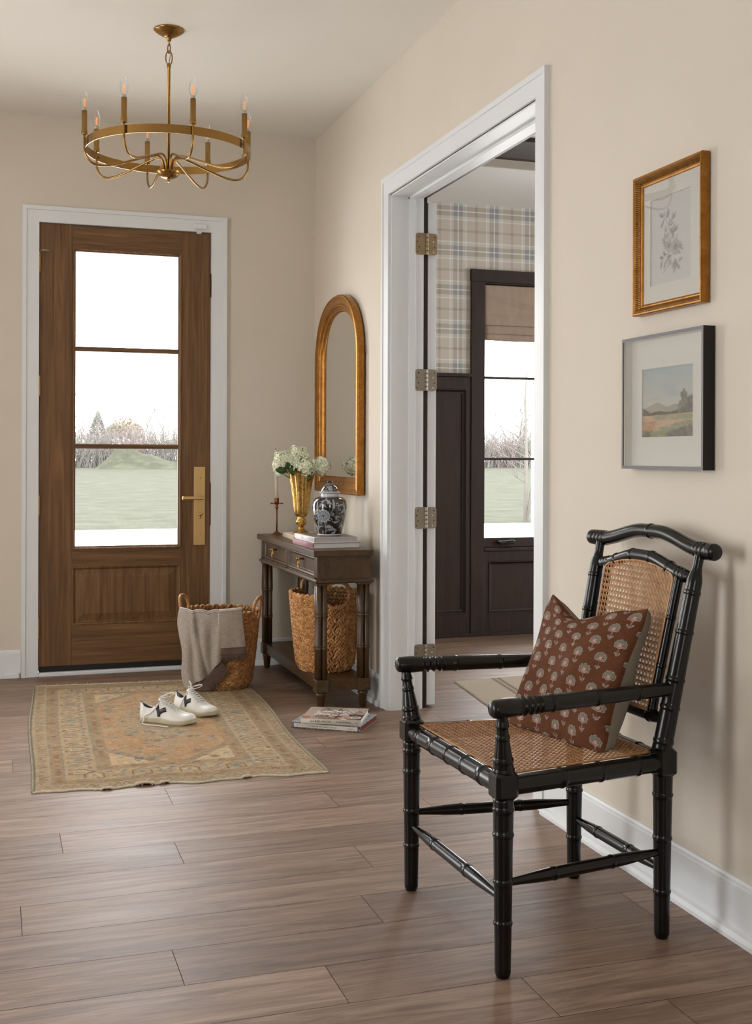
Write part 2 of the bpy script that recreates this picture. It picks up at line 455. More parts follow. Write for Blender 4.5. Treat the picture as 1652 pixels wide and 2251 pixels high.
# floor planks: rows run along x, end joints where the photograph shows them
def build_floor():
    mt, nt, b = new_mat('floor_planks'); setp(b, 0.40, 0, 0.85)
    a = nt.nodes.new('ShaderNodeAttribute'); a.attribute_name = 'Col'
    tc = nt.nodes.new('ShaderNodeTexCoord')
    sx = nt.nodes.new('ShaderNodeSeparateColor'); nt.links.new(a.outputs['Color'], sx.inputs[0])
    va = nt.nodes.new('ShaderNodeCombineXYZ')
    m1 = nt.nodes.new('ShaderNodeMath'); m1.operation = 'MULTIPLY'; m1.inputs[1].default_value = 37.0
    nt.links.new(sx.outputs[1], m1.inputs[0]); nt.links.new(m1.outputs[0], va.inputs[2]); nt.links.new(m1.outputs[0], va.inputs[0])
    ad = nt.nodes.new('ShaderNodeVectorMath'); ad.operation = 'ADD'
    nt.links.new(tc.outputs['Object'], ad.inputs[0]); nt.links.new(va.outputs[0], ad.inputs[1])
    n1 = add_noise(nt, 1.0, 6, ad.outputs[0], (2.3, 26, 3), 1.2, rough=.68)
    n2 = add_noise(nt, 1.0, 3, ad.outputs[0], (7, 190, 3), .4)
    n3 = add_noise(nt, 1.0, 2, ad.outputs[0], (1.2, 5, 3), .4)
    r1 = ramp(nt, n1.outputs['Fac'], [(.32, lin('634936')), (.5, lin('856955')), (.68, lin('9e836e'))])
    r2 = ramp(nt, n2.outputs['Fac'], [(.32, (.74, .73, .73)), (.58, (1, 1, 1))])
    r3 = ramp(nt, n3.outputs['Fac'], [(.3, (.86, .85, .85)), (.7, (1.06, 1.06, 1.06))])
    mx = nt.nodes.new('ShaderNodeMix'); mx.data_type = 'RGBA'; mx.blend_type = 'MULTIPLY'; mx.inputs[0].default_value = .6
    nt.links.new(r1.outputs[0], mx.inputs[6]); nt.links.new(r2.outputs[0], mx.inputs[7])
    m4 = nt.nodes.new('ShaderNodeMix'); m4.data_type = 'RGBA'; m4.blend_type = 'MULTIPLY'; m4.inputs[0].default_value = 1
    nt.links.new(mx.outputs[2], m4.inputs[6]); nt.links.new(r3.outputs[0], m4.inputs[7])
    mr = nt.nodes.new('ShaderNodeMapRange'); mr.inputs[3].default_value = .78; mr.inputs[4].default_value = 1.14
    nt.links.new(sx.outputs[0], mr.inputs[0])
    m5 = nt.nodes.new('ShaderNodeMix'); m5.data_type = 'RGBA'; m5.blend_type = 'MULTIPLY'; m5.inputs[0].default_value = 1
    nt.links.new(m4.outputs[2], m5.inputs[6]); nt.links.new(mr.outputs[0], m5.inputs[7])
    nt.links.new(m5.outputs[2], b.inputs['Base Color'])
    rr = nt.nodes.new('ShaderNodeMapRange'); rr.inputs[3].default_value = .45; rr.inputs[4].default_value = .57
    nt.links.new(n3.outputs['Fac'], rr.inputs[0]); nt.links.new(rr.outputs[0], b.inputs['Roughness'])
    add_bump(nt, b, n2.outputs['Fac'], .12, .0012)
    M['floor_planks'] = mt
    plain('plank_gap', '3d2e25', .8)
    mb = MB(); g = .0008; W_ = .1937; r = random.Random(5)
    seam = {0: -1.166, 1: -.636, 2: -1.547, 3: -1.219, 4: -.706, 5: -1.676, 6: -.8045, 7: -1.338, 8: -1.013, 9: -.606, 10: -.349}
    tone = {(5, 0): .8, (7, 1): .25, (6, 1): .15}
    k = -15
    while True:
        y1 = -2.300 - W_ * k; y0 = y1 - W_
        if y1 < YR: break
        k += 1
        if y0 > YS: continue
        x = seam.get(k - 1, r.uniform(-1.2, 0)); x -= 1.21 * math.ceil((x - WL) / 1.21)
        q = 0
        while x < XS:
            t = r.random()
            col = (t, r.random(), 0)
            xa, xb = max(x, WL), min(x + 1.21, XS)
            ya, yb = max(y0, YR), min(y1, YS)
            if xb > xa + .01 and yb > ya + .01:
                mb.add([(xa + g, ya + g, 0), (xb - g, ya + g, 0), (xb - g, yb - g, 0), (xa + g, yb - g, 0)], [(0, 1, 2, 3)], [col] * 4)
            x += 1.21; q += 1
    mb.cmi = 1; mb.cur = (0, 0, 0)
    mb.box(WL - .15, XS, YR - .15, YS, -.12, -.0014)
    return struct(mb.build('floor', ['floor_planks', 'plank_gap']))
build_floor()

# base boards and shoe mouldings
def baseboard(name, path, n_in, hgt=.147, shoe=True):
    pr = [(0, 0), (0, hgt), (.007, hgt), (.011, hgt - .006), (.011, hgt - .013), (.015, hgt - .016), (.015, 0)]
    if shoe: pr = pr[:-1] + [(.015, .027), (.026, .022), (.030, .010), (.030, 0)]
    mb = MB(); a, b = Vector(path[0]), Vector(path[1]); n = Vector(n_in)
    vs_ = []
    for p in (a, b):
        vs_ += [p + n * x + Vector((0, 0, z)) for x, z in pr]
    k = len(pr)
    fs_ = [(i, i + 1, k + i + 1, k + i) for i in range(k - 1)] + [tuple(range(k)), tuple(reversed(range(k, 2 * k)))]
    mb.add(vs_, fs_)
    return struct(mb.build(name, 'trim_white'))
baseboard('baseboard_front', ((-.508, 0, 0), (0, 0, 0)), (0, -1, 0))
baseboard('baseboard_front_left', ((WL, 0, 0), (-1.606, 0, 0)), (0, -1, 0), shoe=False)
b = MB().rbox(-1.690, -1.612, -.033, -.0155, 0, .028, .004).build('trim_1', 'trim_white'); struct(b)
baseboard('baseboard_right', ((0, -.032, 0), (0, -1.238, 0)), (-1, 0, 0))
baseboard('baseboard_right_near', ((0, -2.963, 0), (0, YR, 0)), (-1, 0, 0))
baseboard('baseboard_left', ((WL, YR, 0), (WL, -.02, 0)), (1, 0, 0))

# ---------------------------------------------------------------- front entrance
trim_casing('trim_2', -1.519, -.597, 2.4195, .085, 'y', 0.0)
mb = MB(); mb.box(-1.525, -1.5175, 0, .15, 0, 2.426); mb.box(-.599, -.592, 0, .15, 0, 2.426); mb.box(-1.525, -.592, 0, .15, 2.419, 2.426)
mb.box(-1.5175, -1.500, .0495, .075, .02, 2.419); mb.box(-.616, -.599, .0495, .075, .02, 2.419); mb.box(-1.5175, -.599, .0495, .075, 2.402, 2.419)
struct(mb.build('trim_3', 'trim_white'))
mb = MB().rbox(-1.517, -.599, -.028, .02, 0, .021, .004)
struct(mb.build('trim_4', 'trim_white'))
door = sthing('door_1', (-1.515, .02, 0), 'brown oak entrance door with three stacked glass lites', 'door')
yf, yb = .004, .048
mb = MB()
mb.box(-1.515, -1.345, yf, yb, .05, 2.4165); mb.box(-.763, -.601, yf, yb, .05, 2.4165)
stile = mb.build('stile', 'oak', door, bevel=.0012)
mb = MB()
for z0, z1 in ((.05, .264), (.58, .672), (2.292, 2.4165)): mb.box(-1.3448, -.7632, yf, yb, z0, z1)
rail = mb.build('rail', 'oak_rail', door, bevel=.0012)
# raised bottom panel with a moulded edge
mb = MB()
x0, x1, z0, z1 = -1.345, -.763, .264, .58
px_ = lambda i: [(x1 - i, 0, z0 + i), (x1 - i, 0, z1 - i), (x0 + i, 0, z1 - i), (x0 + i, 0, z0 + i)]
rings = [(0, .004), (.004, .001), (.010, .004), (.016, .015), (.020, .016), (.055, .008), (.060, .0065)]
vs_, fs_ = [], []
for i, (ins, yy) in enumerate(rings):
    vs_ += [(p[0], yy, p[2]) for p in px_(ins)]
for i in range(len(rings) - 1):
    for q in range(4):
        r_ = (q + 1) % 4
        fs_.append((i * 4 + q, i * 4 + r_, (i + 1) * 4 + r_, (i + 1) * 4 + q))
fs_.append(tuple((len(rings) - 1) * 4 + q for q in range(4)))
mb.add(vs_, fs_); mb.box(x0, x1, .02, .044, z0, z1)
mb.build('bottom_panel', 'oak', door)
# glazing frame (sticking) and the two muntins
mb = MB()
prof = [(.0, .0), (.0, .012), (.006, .011), (.010, .006), (.017, .003), (.017, -.012)]
mb.sweep([(-1.345, .006, .672), (-.763, .006, .672), (-.763, .006, 2.292), (-1.345, .006, 2.292)][::-1], prof, (0, -1, 0))
mb.build('glazing_bead', 'oak', door)
for z in (1.752, 1.2275):
    mb = MB(); mb.rbox(-1.329, -.779, -.002, .03, z - .0125, z + .0125, .004); mb.build('muntin', 'oak_rail', door)
for z0, z1 in ((.689, 1.215), (1.24, 1.7395), (1.7645, 2.275)):
    bx('glass_pane', 'window_glass', door, -1.329, -.779, .022, .025, z0, z1)
bx('door_sweep', 'rubber_black', door, -1.514, -.602, .002, .046, .021, .05)
for i, z in enumerate((2.209, 1.548, .909, .255)):
    mb = MB(); mb.sm = True
    x = -1.5165
    for k in range(5):
        za = z - .051 + k * .0204
        mb.lathe([(.0062, za + .0006), (.0066, za + .002), (.0066, za + .018), (.0062, za + .0196)], 12, x, -.006)
    mb.lathe([(.003, z + .05), (.0055, z + .052), (.0045, z + .057), (.001, z + .059)], 10, x, -.006)
    mb.lathe([(.001, z - .059), (.0045, z - .057), (.0055, z - .052), (.003, z - .05)], 10, x, -.006)
    mb.sm = False
    mb.box(x - .001, x + .006, -.002, .005, z - .05, z + .05)
    mb.build('hinge', 'brass', door)
mb = MB(); mb.sm = True
mb.tube([(-1.5165, -.008, 2.266), (-1.500, -.024, 2.268), (-1.478, -.030, 2.267), (-1.462, -.026, 2.262)], [.004, .0045, .004, .0055], 8)
mb.build('hinge_pin_stop', 'nickel', door)
pl = MB().rbox(-.691, -.628, -.0045, .004, .682, 1.117, .0015).build('lock_plate', 'satin_brass', door)
mb = MB(); mb.sm = True
mb.tube([(-.655, -.004, .945), (-.655, -.050, .945)], [.0115, .0105], 16)
mb.sm = False; mb.rbox(-.762, -.643, -.058, -.042, .9375, .9545, .003)
mb.build('lever', 'satin_brass', pl)
mb = MB(); mb.sm = True
mb.tube([(-.657, -.004, .852), (-.657, -.018, .852)], [.012, .009], 14)
mb.ell((-.657, -.022, .854), ((.016, 0, .006), (0, .005, 0), (-.002, 0, .006)), 12, 8)
mb.build('thumb_turn', 'satin_brass', pl)
mb = MB(); mb.sm = True
mb.tube([(-.657, -.004, .838), (-.657, -.012, .836)], [.007, .006], 12); mb.build('key_cylinder', 'satin_brass', pl)
for z in (1.055, .742):
    mb = MB(); mb.sm = True; mb.tube([(-.657, -.0044, z), (-.657, -.006, z)], [.005, .0045], 12); mb.build('screw', 'satin_brass', pl)
bx('strike_plate', 'dark_metal', door, -.6005, -.5965, -.003, .03, .79, 1.03)
bx('weather_strip', 'dark_metal', door, -.6005, -.5965, -.002, .03, 2.06, 2.19)
# contact sensor at the top corner
t = thing('contact_sensor', 'small white contact sensor on the head of the front door frame', 'sensor', (-.66, -.016, 2.447))
MB().rbox(-.697, -.628, -.034, -.0152, 2.431, 2.4595, .004).build('sensor_body', 'trim_white', t)
MB().rbox(-.682, -.653, -.016, .003, 2.4085, 2.4195, .003).build('magnet', 'trim_white', t)
mb = MB(); mb.sm = True; mb.tube([(-.681, -.0338, 2.4405), (-.681, -.0345, 2.4405)], .0016, 8); mb.build('indicator', 'screw_dark', t)

# ---------------------------------------------------------------- study doorway
trim_casing('trim_5', -2.885 + .005, -1.335 - .004, 2.395, .083, 'x', 0.0)
mb = MB()
mb.box(0, .160, -1.349, -1.330, 0, 2.392); mb.box(0, .160, -2.887, -2.873, 0, 2.392); mb.box(0, .160, -2.887, -1.330, 2.386, 2.400)
mb.box(.084, .115, -1.361, -1.349, .03, 2.386); mb.box(.084, .115, -2.873, -2.861, 0, 2.386); mb.box(.084, .115, -2.873, -1.349, 2.374, 2.386)
struct(mb.build('trim_6', 'trim_white', bevel=.0015))
# dark casing on the study side
mb = MB(); mb.box(.158, .183, -1.330, -1.235, 0, 2.48); mb.box(.158, .183, -2.98, -2.885, 0, 2.48); mb.box(.158, .183, -2.98, -1.235, 2.392, 2.48)
struct(mb.build('trim_7', 'espresso'))
d2 = sthing('door_2', (.21, -1.33, 0), 'white study door leaf folded right back against the study wall', 'door')
mb = MB(); mb.box(.189, .232, -1.326, -.565, .012, 2.372); mb.build('door_leaf', 'trim_white', d2, bevel=.002)
for i, (z, mt) in enumerate(((2.172, 'aged_nickel'), (1.537, 'nickel'), (.893, 'nickel'), (.252, 'nickel'))):
    hs = MB(); 
    def plate(x0, x1, y):
        hs.m = Matrix.Identity(4); r_ = .014; pts = []
        left = x0 < .16
        def arc(cx, cz, a0):
            return [(cx + r_ * math.cos(R(a0 + q * 30)), cz + r_ * math.sin(R(a0 + q * 30))) for q in range(4)]
        zz0, zz1 = z - .0505, z + .0505
        if left: pts = [(x1, zz0), (x1, zz1)] + arc(x0 + r_, zz1 - r_, 90) + arc(x0 + r_, zz0 + r_, 180)
        else: pts = [(x0, zz1), (x0, zz0)] + arc(x1 - r_, zz0 + r_, 270) + arc(x1 - r_, zz1 - r_, 0)
        n_ = len(pts)
        hs.add([(a, y, c) for a, c in pts] + [(a, y + .0035, c) for a, c in pts],
               [tuple(range(n_))] + [(q, q + n_, (q + 1) % n_ + n_, (q + 1) % n_) for q in range(n_)])
    plate(.118, .169, -1.3525); plate(.178, .226, -1.3525)
    h_ = hs.build('hinge', mt, d2)
    mb = MB(); mb.sm = True
    for k in range(5):
        za = z - .0505 + k * .0202
        mb.lathe([(.0058, za + .0006), (.0063, za + .002), (.0063, za + .0182), (.0058, za + .0196)], 12, .1735, -1.3565)
    mb.build('knuckle', mt, h_)
    for q, (xx, zz) in enumerate(((.1345, .034), (.127, .011), (.1345, -.014), (.127, -.037), (.2135, .034), (.206, .011), (.2135, -.014), (.206, -.037))):
        mb = MB(); mb.sm = True; mb.tube([(xx, -1.3522, z + zz), (xx, -1.3537, z + zz)], [.0034, .0028], 8); mb.build('screw', 'screw_dark' if xx < .17 or q % 2 == 0 else 'trim_white', h_)
mb = MB(); mb.sm = True; mb.tube([(.235, -1.20, .262), (.262, -1.20, .262)], [.006, .009], 10); mb.build('door_bumper', 'rubber_black', d2)

# ---------------------------------------------------------------- study
def plaid_wall():
    attr_mat('plaid_paper', .85, .2)
    beige, gray, dark, lite, white, blue = [np.array(lin(c)) for c in ('c4bbb0', '9d968b', '857e75', 'cbccc9', 'e6e4dd', '97999b')]
    P_ = .2565
    # stripes across one repeat: centre offset fraction, colour
    def stripes():
        k = P_ / 327.0
        seg = [(-163.5, -160, 'd'), (-160, -157, 'b'), (-157, -153, 'd'), (-153, -75, 'b'), (-75, -66, 'w'), (-66, -42, 'l'), (-42, -5, 'g'), (-5, 5, 'w'), (5, 40, 'g'), (40, 66, 'l'), (66, 76, 'w'), (76, 153, 'b'), (153, 157, 'd'), (157, 160, 'b'), (160, 163.5, 'd')]
        return [(a * k, c * k, t) for a, c, t in seg]
    X0, X1, Z0, Z1 = .20, 1.235, 1.70, 2.832
    def cuts(c0, c1, origin):
        out = []
        n0 = int((c0 - origin) / P_) - 1
        for n in range(n0, n0 + 20):
            for a, c, t in stripes():
                lo, hi = origin + n * P_ + a, origin + n * P_ + c
                lo, hi = max(lo, c0), min(hi, c1)
                if hi > lo + 1e-6: out.append((lo, hi, t))
        return out
    mb = MB()
    base = {'b': beige, 'g': gray, 'd': gray * .8, 'l': lite, 'w': white}
    def shade(a, c):
        if a == 'b' and c == 'b': return beige
        if a == 'g' and c == 'g': return blue
        if 'g' in (a, c) and 'l' in (a, c): return (gray + lite) / 2 * np.array((.96, 1, 1.03))
        if a == 'w' and c == 'w': return white
        return base[a] * .5 + base[c] * .5
    for (xr, zr) in (((X0, X1), (Z0, Z1)), ((X1, XS), (2.40, Z1))):
        for xa, xb, ta in cuts(xr[0], xr[1], 1.1309):
            for za, zb, tb in cuts(zr[0], zr[1], 2.7800):
                c = tuple(shade(ta, tb))
                mb.add([(xa, YS, za), (xb, YS, za), (xb, YS, zb), (xa, YS, zb)], [(0, 1, 2, 3)], [c] * 4)
    return struct(mb.build('wall_study_paper', 'plaid_paper'))
plaid_wall()
wall('wall_study_front', 'espresso', [(.158, 1.312, YS + .001, YS + .16, 0, 2.9), (2.31, XS, YS + .001, YS + .16, 0, 2.9), (1.312, 2.31, YS + .001, YS + .16, 0, .575), (1.312, 2.31, YS + .001, YS + .16, 2.325, 2.9)])
wall('wall_study_side', 'wall_paint', [(XS, XS + .15, -4.6, YS + .16, 0, .5), (XS, XS + .15, -4.6, YS + .16, 2.4, 3.1), (XS, XS + .15, -1.0, YS + .16, .5, 2.4), (XS, XS + .15, -4.6, -2.8, .5, 2.4)])  # unseen opening added in the side wall to brighten the study
wall('wall_study_rear', 'wall_paint', [(.158, XS, -4.6, -4.45, 0, 3.1)])
wall('wall_study_step', 'wall_paint', [(.0, .158, .15, YS + .16, 0, H)])
plain('study_ceiling_paint', 'e4e5e2', .9, 0, .2, .01)
plain('tray_riser_paint', 'c9c2b6', .9, 0, .2, .01)
mb = MB(); mb.box(.158, XS, -.33, YS + .16, 2.832, 3.1); mb.box(.158, XS, -4.6, -3.8, 2.832, 3.1)
struct(mb.build('ceiling_study_soffit', 'study_ceiling_paint'))
struct(MB().box(.158, XS, -3.8, -.33, 2.905, 3.1).build('ceiling_study', 'study_ceiling_paint'))
struct(MB().box(.158, XS, -.731, -.3301, 2.879, 2.9049).build('trim_8', 'espresso_rail', bevel=.004))
struct(MB().box(.158, XS, -.345, -.3301, 2.832, 2.879).build('trim_9', 'tray_riser_paint'))
# wainscot
mb = MB()
f0 = YS - .018
def panel_frame(mb, x0, x1, z0, z1, xa, xb, za, zb):
    # flat frame x0..x1,z0..z1 with a recessed panel xa..xb,za..zb and a small moulding round it
    mb.box(x0, xa, f0, YS, z0, z1); mb.box(xb, x1, f0, YS, z0, z1); mb.box(xa, xb, f0, YS, z0, za); mb.box(xa, xb, f0, YS, zb, z1)
    mb.sweep([(xb, f0, za), (xb, f0, zb), (xa, f0, zb), (xa, f0, za)], [(0, 0), (0, .004), (-.006, .004), (-.014, -.006), (-.018, -.012), (-.03, -.013)], (0, -1, 0))
panel_frame(mb, .20, 1.218, 0, 1.697, .42, 1.190, .151, 1.618)
panel_frame(mb, 1.3125, 2.31, 0, .555, 1.345, 2.28, .141, .489)
mb.rbox(.20, 1.218, f0 - .016, YS, 1.697, 1.720, .004)
mb.rbox(.20, 2.31, f0 - .012, YS, 0, .022, .004)
struct(mb.build('trim_10', 'espresso', bevel=.0015))
mb = MB(); mb.box(1.218, 1.3125, f0 - .008, YS, .022, 2.325); mb.box(2.30, 2.39, f0 - .008, YS, .022, 2.325); mb.box(1.214, 2.394, f0 - .010, YS, 2.325, 2.405)
struct(mb.build('trim_11', 'espresso', bevel=.002))
win = sthing('window_1', (1.82, YS + .03, .56), 'dark framed casement window of the study behind a roman shade', 'window')
mb = MB(); mb.box(1.3125, 1.318, YS - .01, YS + .16, .575, 2.325); mb.box(2.30, 2.31, YS - .01, YS + .16, .575, 2.325); mb.box(1.3125, 2.31, YS - .01, YS + .16, 2.315, 2.325)
mb.build('jamb_liner', 'espresso', win)
mb = MB(); mb.rbox(1.3125, 2.31, YS - .030, YS + .05, .555, .577, .003); mb.build('stool', 'espresso_rail', win)
mb = MB(); mb.rbox(1.318, 2.30, YS + .02, YS + .06, .577, .640, .004); mb.rbox(1.318, 2.30, YS + .02, YS + .06, 2.26, 2.315, .004)
mb.rbox(1.318, 1.320, YS + .02, YS + .06, .640, 2.26, .0005); mb.rbox(2.25, 2.30, YS + .02, YS + .06, .640, 2.26, .004)
mb.build('sash', 'espresso_rail', win)
for z in (1.700, 1.163): MB().rbox(1.318, 2.26, YS + .022, YS + .05, z - .008, z + .008, .003).build('muntin', 'espresso_rail', win)
bx('glass_pane', 'window_glass', win, 1.318, 2.26, YS + .035, YS + .038, .635, 2.265)
mb = MB(); mb.rbox(1.425, 1.535, YS - .022, YS + .022, .600, .622, .006); mb.m = None
mb.sm = True; mb.ell((1.50, YS - .026, .622), ((.035, 0, .002), (0, .008, 0), (0, 0, .006)), 12, 6)
mb.build('crank_handle', 'rubber_black', win)
# roman shade
plain('shade_linen', 'a59282', .8, 0, .2, .08, 30, .35, 420, (1, 1, .25))
sh = thing('roman_shade', 'taupe linen roman shade pulled up at the study window', 'shade', (1.8, YS, 2.31))
def shade_front(i, j):
    s, t = i / 40, j / 36
    x = 1.3127 + s * .985; z = 2.308 - t * .265
    d = .002 + .006 * t
    # a soft sagging swag across the top panel
    k = z - (2.262 - .115 * min(1, s * 2.2) ** .7)
    d += .011 * math.exp(-(k / .014) ** 2) * min(1, 3 * s + .15)
    if t > .72: d += .008 * math.sin((t - .72) / .28 * PI)
    return (x, YS - d, z)
mb = MB(); mb.sm = True; mb.grid(shade_front, 41, 37); mb.build('shade_panel', 'shade_linen', sh, solid=.002)
mb = MB(); mb.sm = True
mb.grid(lambda i, j: (1.3128 + i / 24 * .983, YS - .007 - .008 * math.sin(j / 10 * PI) ** .6, 2.0415 - j / 10 * .056), 25, 11); mb.build('lower_fold', 'shade_linen', sh, solid=.002)
mb = MB(); mb.sm = True
mb.grid(lambda i, j: (1.3130 + i / 24 * .982, YS - .004 - .008 * math.sin(j / 8 * PI), 1.988 - j / 8 * .043 - .004 * math.sin(i / 24 * 7)), 25, 9); mb.build('bottom_hem', 'shade_linen', sh, solid=.003)
# study rug
def study_rug():
    attr_mat('wool_rug', .95, .1, .6, 500, .003, .16, 420)
    cx, cy = .54, -.80
    L_, W_ = 1.9, 1.6
    cv = Canvas(240, 200, L_, W_, 'b0a290')
    for x in (.23, .262):
        for k in range(80):
            y = k * .02 + .005
            cv.line([(x - .008, y), (x + .008, y + .006), (x - .004, y + .013)], .006, '2b2622')
    for x in (1.2, 1.24):
        for k in range(80):
            y = k * .02 + .005
            cv.line([(x - .008, y), (x + .008, y + .006), (x - .004, y + .013)], .006, '2b2622')
    cv.line([(.004, 0), (.004, W_)], .004, '6d6255'); cv.line([(0, .006), (L_, .006)], .004, '6d6255')
    mb = MB(); mb.sm = True
    a = math.atan2(.041, .418)   # far edge runs almost along x
    ux, uy = Vector((math.cos(a), math.sin(a), 0)), Vector((-.12, -.99, 0)).normalized()
    def fn(i, j):
        p = Vector((cx, cy, .007)) + ux * (L_ * i / 239) + uy * (W_ * j / 199)
        if i in (0, 239) or j in (0, 199): p.z = .001
        return p
    mb.grid(fn, 240, 200, cols=cv.sheet())
    o = mb.build('study_rug', 'wool_rug')
    tag(o, 'flat woven beige rug with black stitched stripes on the study floor', 'rug')
study_rug()

# ---------------------------------------------------------------- outdoors
plain('concrete', 'f0f0ee', .9, 0, .2, .03, 1.5)
plain('porch_white', 'd9d9d6', .7)
struct(MB().box(-8, 14, .77, 12.4, -.15, -.012).build('trim_12', 'concrete'))
def grass():
    mt, nt, b = new_mat('lawn_grass'); setp(b, 1.0, 0, 0.05)
    n = add_noise(nt, 1.1, 8, rough=.75); n2 = add_noise(nt, 14, 6, rough=.8)
    r = ramp(nt, n.outputs['Fac'], [(.3, lin('2f302a')), (.5, lin('3a3b32')), (.72, lin('46473b'))])
    r2 = ramp(nt, n2.outputs['Fac'], [(.3, (.60, .62, .56)), (.7, (1.3, 1.27, 1.25))])
    mx = nt.nodes.new('ShaderNodeMix'); mx.data_type = 'RGBA'; mx.blend_type = 'MULTIPLY'; mx.inputs[0].default_value = 1
    nt.links.new(r.outputs[0], mx.inputs[6]); nt.links.new(r2.outputs[0], mx.inputs[7]); nt.links.new(mx.outputs[2], b.inputs['Base Color'])
    M['lawn_grass'] = mt
grass()
mb = MB(); mb.sm = True
def ground(i, j):
    x = -40 + i * 3.0; y = 12.3 + (j / 59) ** 1.6 * 150
    return (x, y, -.03 + .22 * min(1, (y - 12) / 80) + .03 * math.sin(x * .7 + y * .3) * min(1, (y - 12) / 10))
mb.grid(ground, 45, 60)
lawn = mb.build('lawn', 'lawn_grass'); struct(lawn)
mb = MB(); mb.sm = True
rg = random.Random(3)
bumps = [(rg.uniform(-4, 5), rg.uniform(-3, 3), rg.uniform(.3, .8), rg.uniform(.03, .1)) for _ in range(60)]
def mound(i, j):
    x = -5 + i * .14; y = -4 + j * .25
    h = 1.72 * math.exp(-((x + .3) / 1.25) ** 2 - (y / 2.2) ** 2) + .95 * math.exp(-((x - 1.9) / 1.4) ** 2 - ((y + .5) / 2.2) ** 2) + .75 * math.exp(-((x - 4.6) / 1.2) ** 2 - ((y + .6) / 2) ** 2)
    for bx_, by_, br, bh in bumps: h += bh * math.exp(-((x - bx_) ** 2 + (y - by_) ** 2) / br ** 2) * min(1, h * 2)
    return (7.3 + x, 78 + y, .02 + h)
mb.grid(mound, 80, 33)
tag(mb.build('grassy_mound', 'lawn_grass'), 'low grassy earth mound at the far end of the lawn', 'mound')
plain('bark_grey', '55514c', .95, 0, .1, .1, 3)
plain('twig_pale', '67645f', .95, 0, .1, .08, 3)  # haze is put into the colours of the distant trees, from here down
plain('twig_pink', '6c625e', .95, 0, .1, .08, 3)
plain('conifer_green', '6d716a', .95, 0, .1, .12, 3)
plain('tan_foliage', '766c56', .95, 0, .1, .12, 2)
def branch(mb, p, d, L, r, depth, rg, spread=.55, kids=3):
    pts = [p.copy()]; dd = d.copy(); n = 3
    for k in range(n):
        dd = (dd + Vector((rg.uniform(-.18, .18), rg.uniform(-.18, .18), rg.uniform(-.02, .14)))).normalized()
        pts.append(pts[-1] + dd * (L / n))
    mb.tube(pts, [r * (1 - .45 * k / n) for k in range(n + 1)], 4 if depth < 3 else 5, cap=False)
    if depth <= 0: return
    for k in range(kids):
        q = pts[rg.choice((1, 2, 3, 3))]
        ax = Vector((rg.uniform(-1, 1), rg.uniform(-1, 1), rg.uniform(-.1, .5))).normalized()
        branch(mb, q, (dd * (1 - spread) + ax * spread + Vector((0, 0, .12))).normalized(), L * rg.uniform(.55, .8), r * .55, depth - 1, rg, spread, kids)
def bare_tree_mesh(seed, h=7.0, depth=4, r=.06, kids=3):
    rg = random.Random(seed); mb = MB()
    branch(mb, Vector((0, 0, -.1)), Vector((0, 0, 1)), h * .36, r, depth, rg, kids=kids)
    return mb
def shrub_mesh(seed, h=3.6, n=170, w=2.2):
    rg = random.Random(seed); mb = MB()
    for k in range(n):
        x, y = rg.uniform(-w, w), rg.uniform(-1.2, 1.2)
        hh = h * rg.uniform(.45, 1) * (1 - .3 * (x / w) ** 2)
        p = Vector((x, y, -.1)); d = Vector((rg.uniform(-.5, .5), rg.uniform(-.4, .4), 1)).normalized()
        q = p + d * hh * .5; d2 = (d + Vector((rg.uniform(-.5, .5), rg.uniform(-.4, .4), 0))).normalized(); e = q + d2 * hh * .5
        mb.tube([p, q, e], [.022, .015, .006], 3, cap=False)
        for _ in range(5):
            s = q + (e - q) * rg.random(); d3 = (d2 + Vector((rg.uniform(-1, 1), rg.uniform(-1, 1), rg.uniform(-.4, .6)))).normalized()
            mb.tube([s, s + d3 * rg.uniform(.3, .9)], [.010, .004], 3, cap=False)
    return mb
def place(o, x, y, s=1.0, rz=0.0, z=.12):
    o.location = (x, y, z); o.scale = (s, s, s); o.rotation_euler = (0, 0, rz)
trees = [bare_tree_mesh(s, 8.4, 5, .085, 3).build('bare_tree', 'twig_pale' if s != 22 else 'twig_pink') for s in (21, 22, 23)]
spots = [(4.2, 92, 1.0), (5.6, 97, .85), (10.4, 95, .95), (12.0, 92, 1.05), (13.0, 96, 1.15), (40.5, 93, .8), (42.4, 90, 1.0), (43.9, 92, 1.15)]
for i, (x, y, s) in enumerate(spots):
    o = trees[i] if i < 3 else trees[i % 3].copy()
    if i >= 3: C.objects.link(o)
    place(o, x, y, s, i * 1.9)
    tag(o, 'bare leafless tree in the pale hazy line beyond the lawn', 'tree', 'bare trees beyond the lawn')
shr_ = [shrub_mesh(100 + k, 4.1, 110, 1.0) for k in range(9)]
mb = MB()
for row in range(3):
    for k in range(34):
        s_ = shr_[(row * 4 + k * 5) % 9]; hz = (.95, 1.05, 1.2)[row] * (.9 + .2 * ((row * 3 + k * 7) % 5) / 5); fl = -1 if (k + row) % 2 else 1
        dx, dy = -14.0 + 2.05 * k + (1.0 if row == 1 else 0), 84 + 2.9 * row
        mb.cmi = (row + k) % 3 // 2
        mb.add([(fl * p[0] + dx, fl * p[1] + dy, p[2] * hz + .12) for p in s_.v], s_.f)
o = mb.build('thicket', ['twig_pale', 'twig_pink']); tag(o, 'grey leafless thicket along the far side of the lawn, beyond the mound', 'thicket'); o['kind'] = 'stuff'
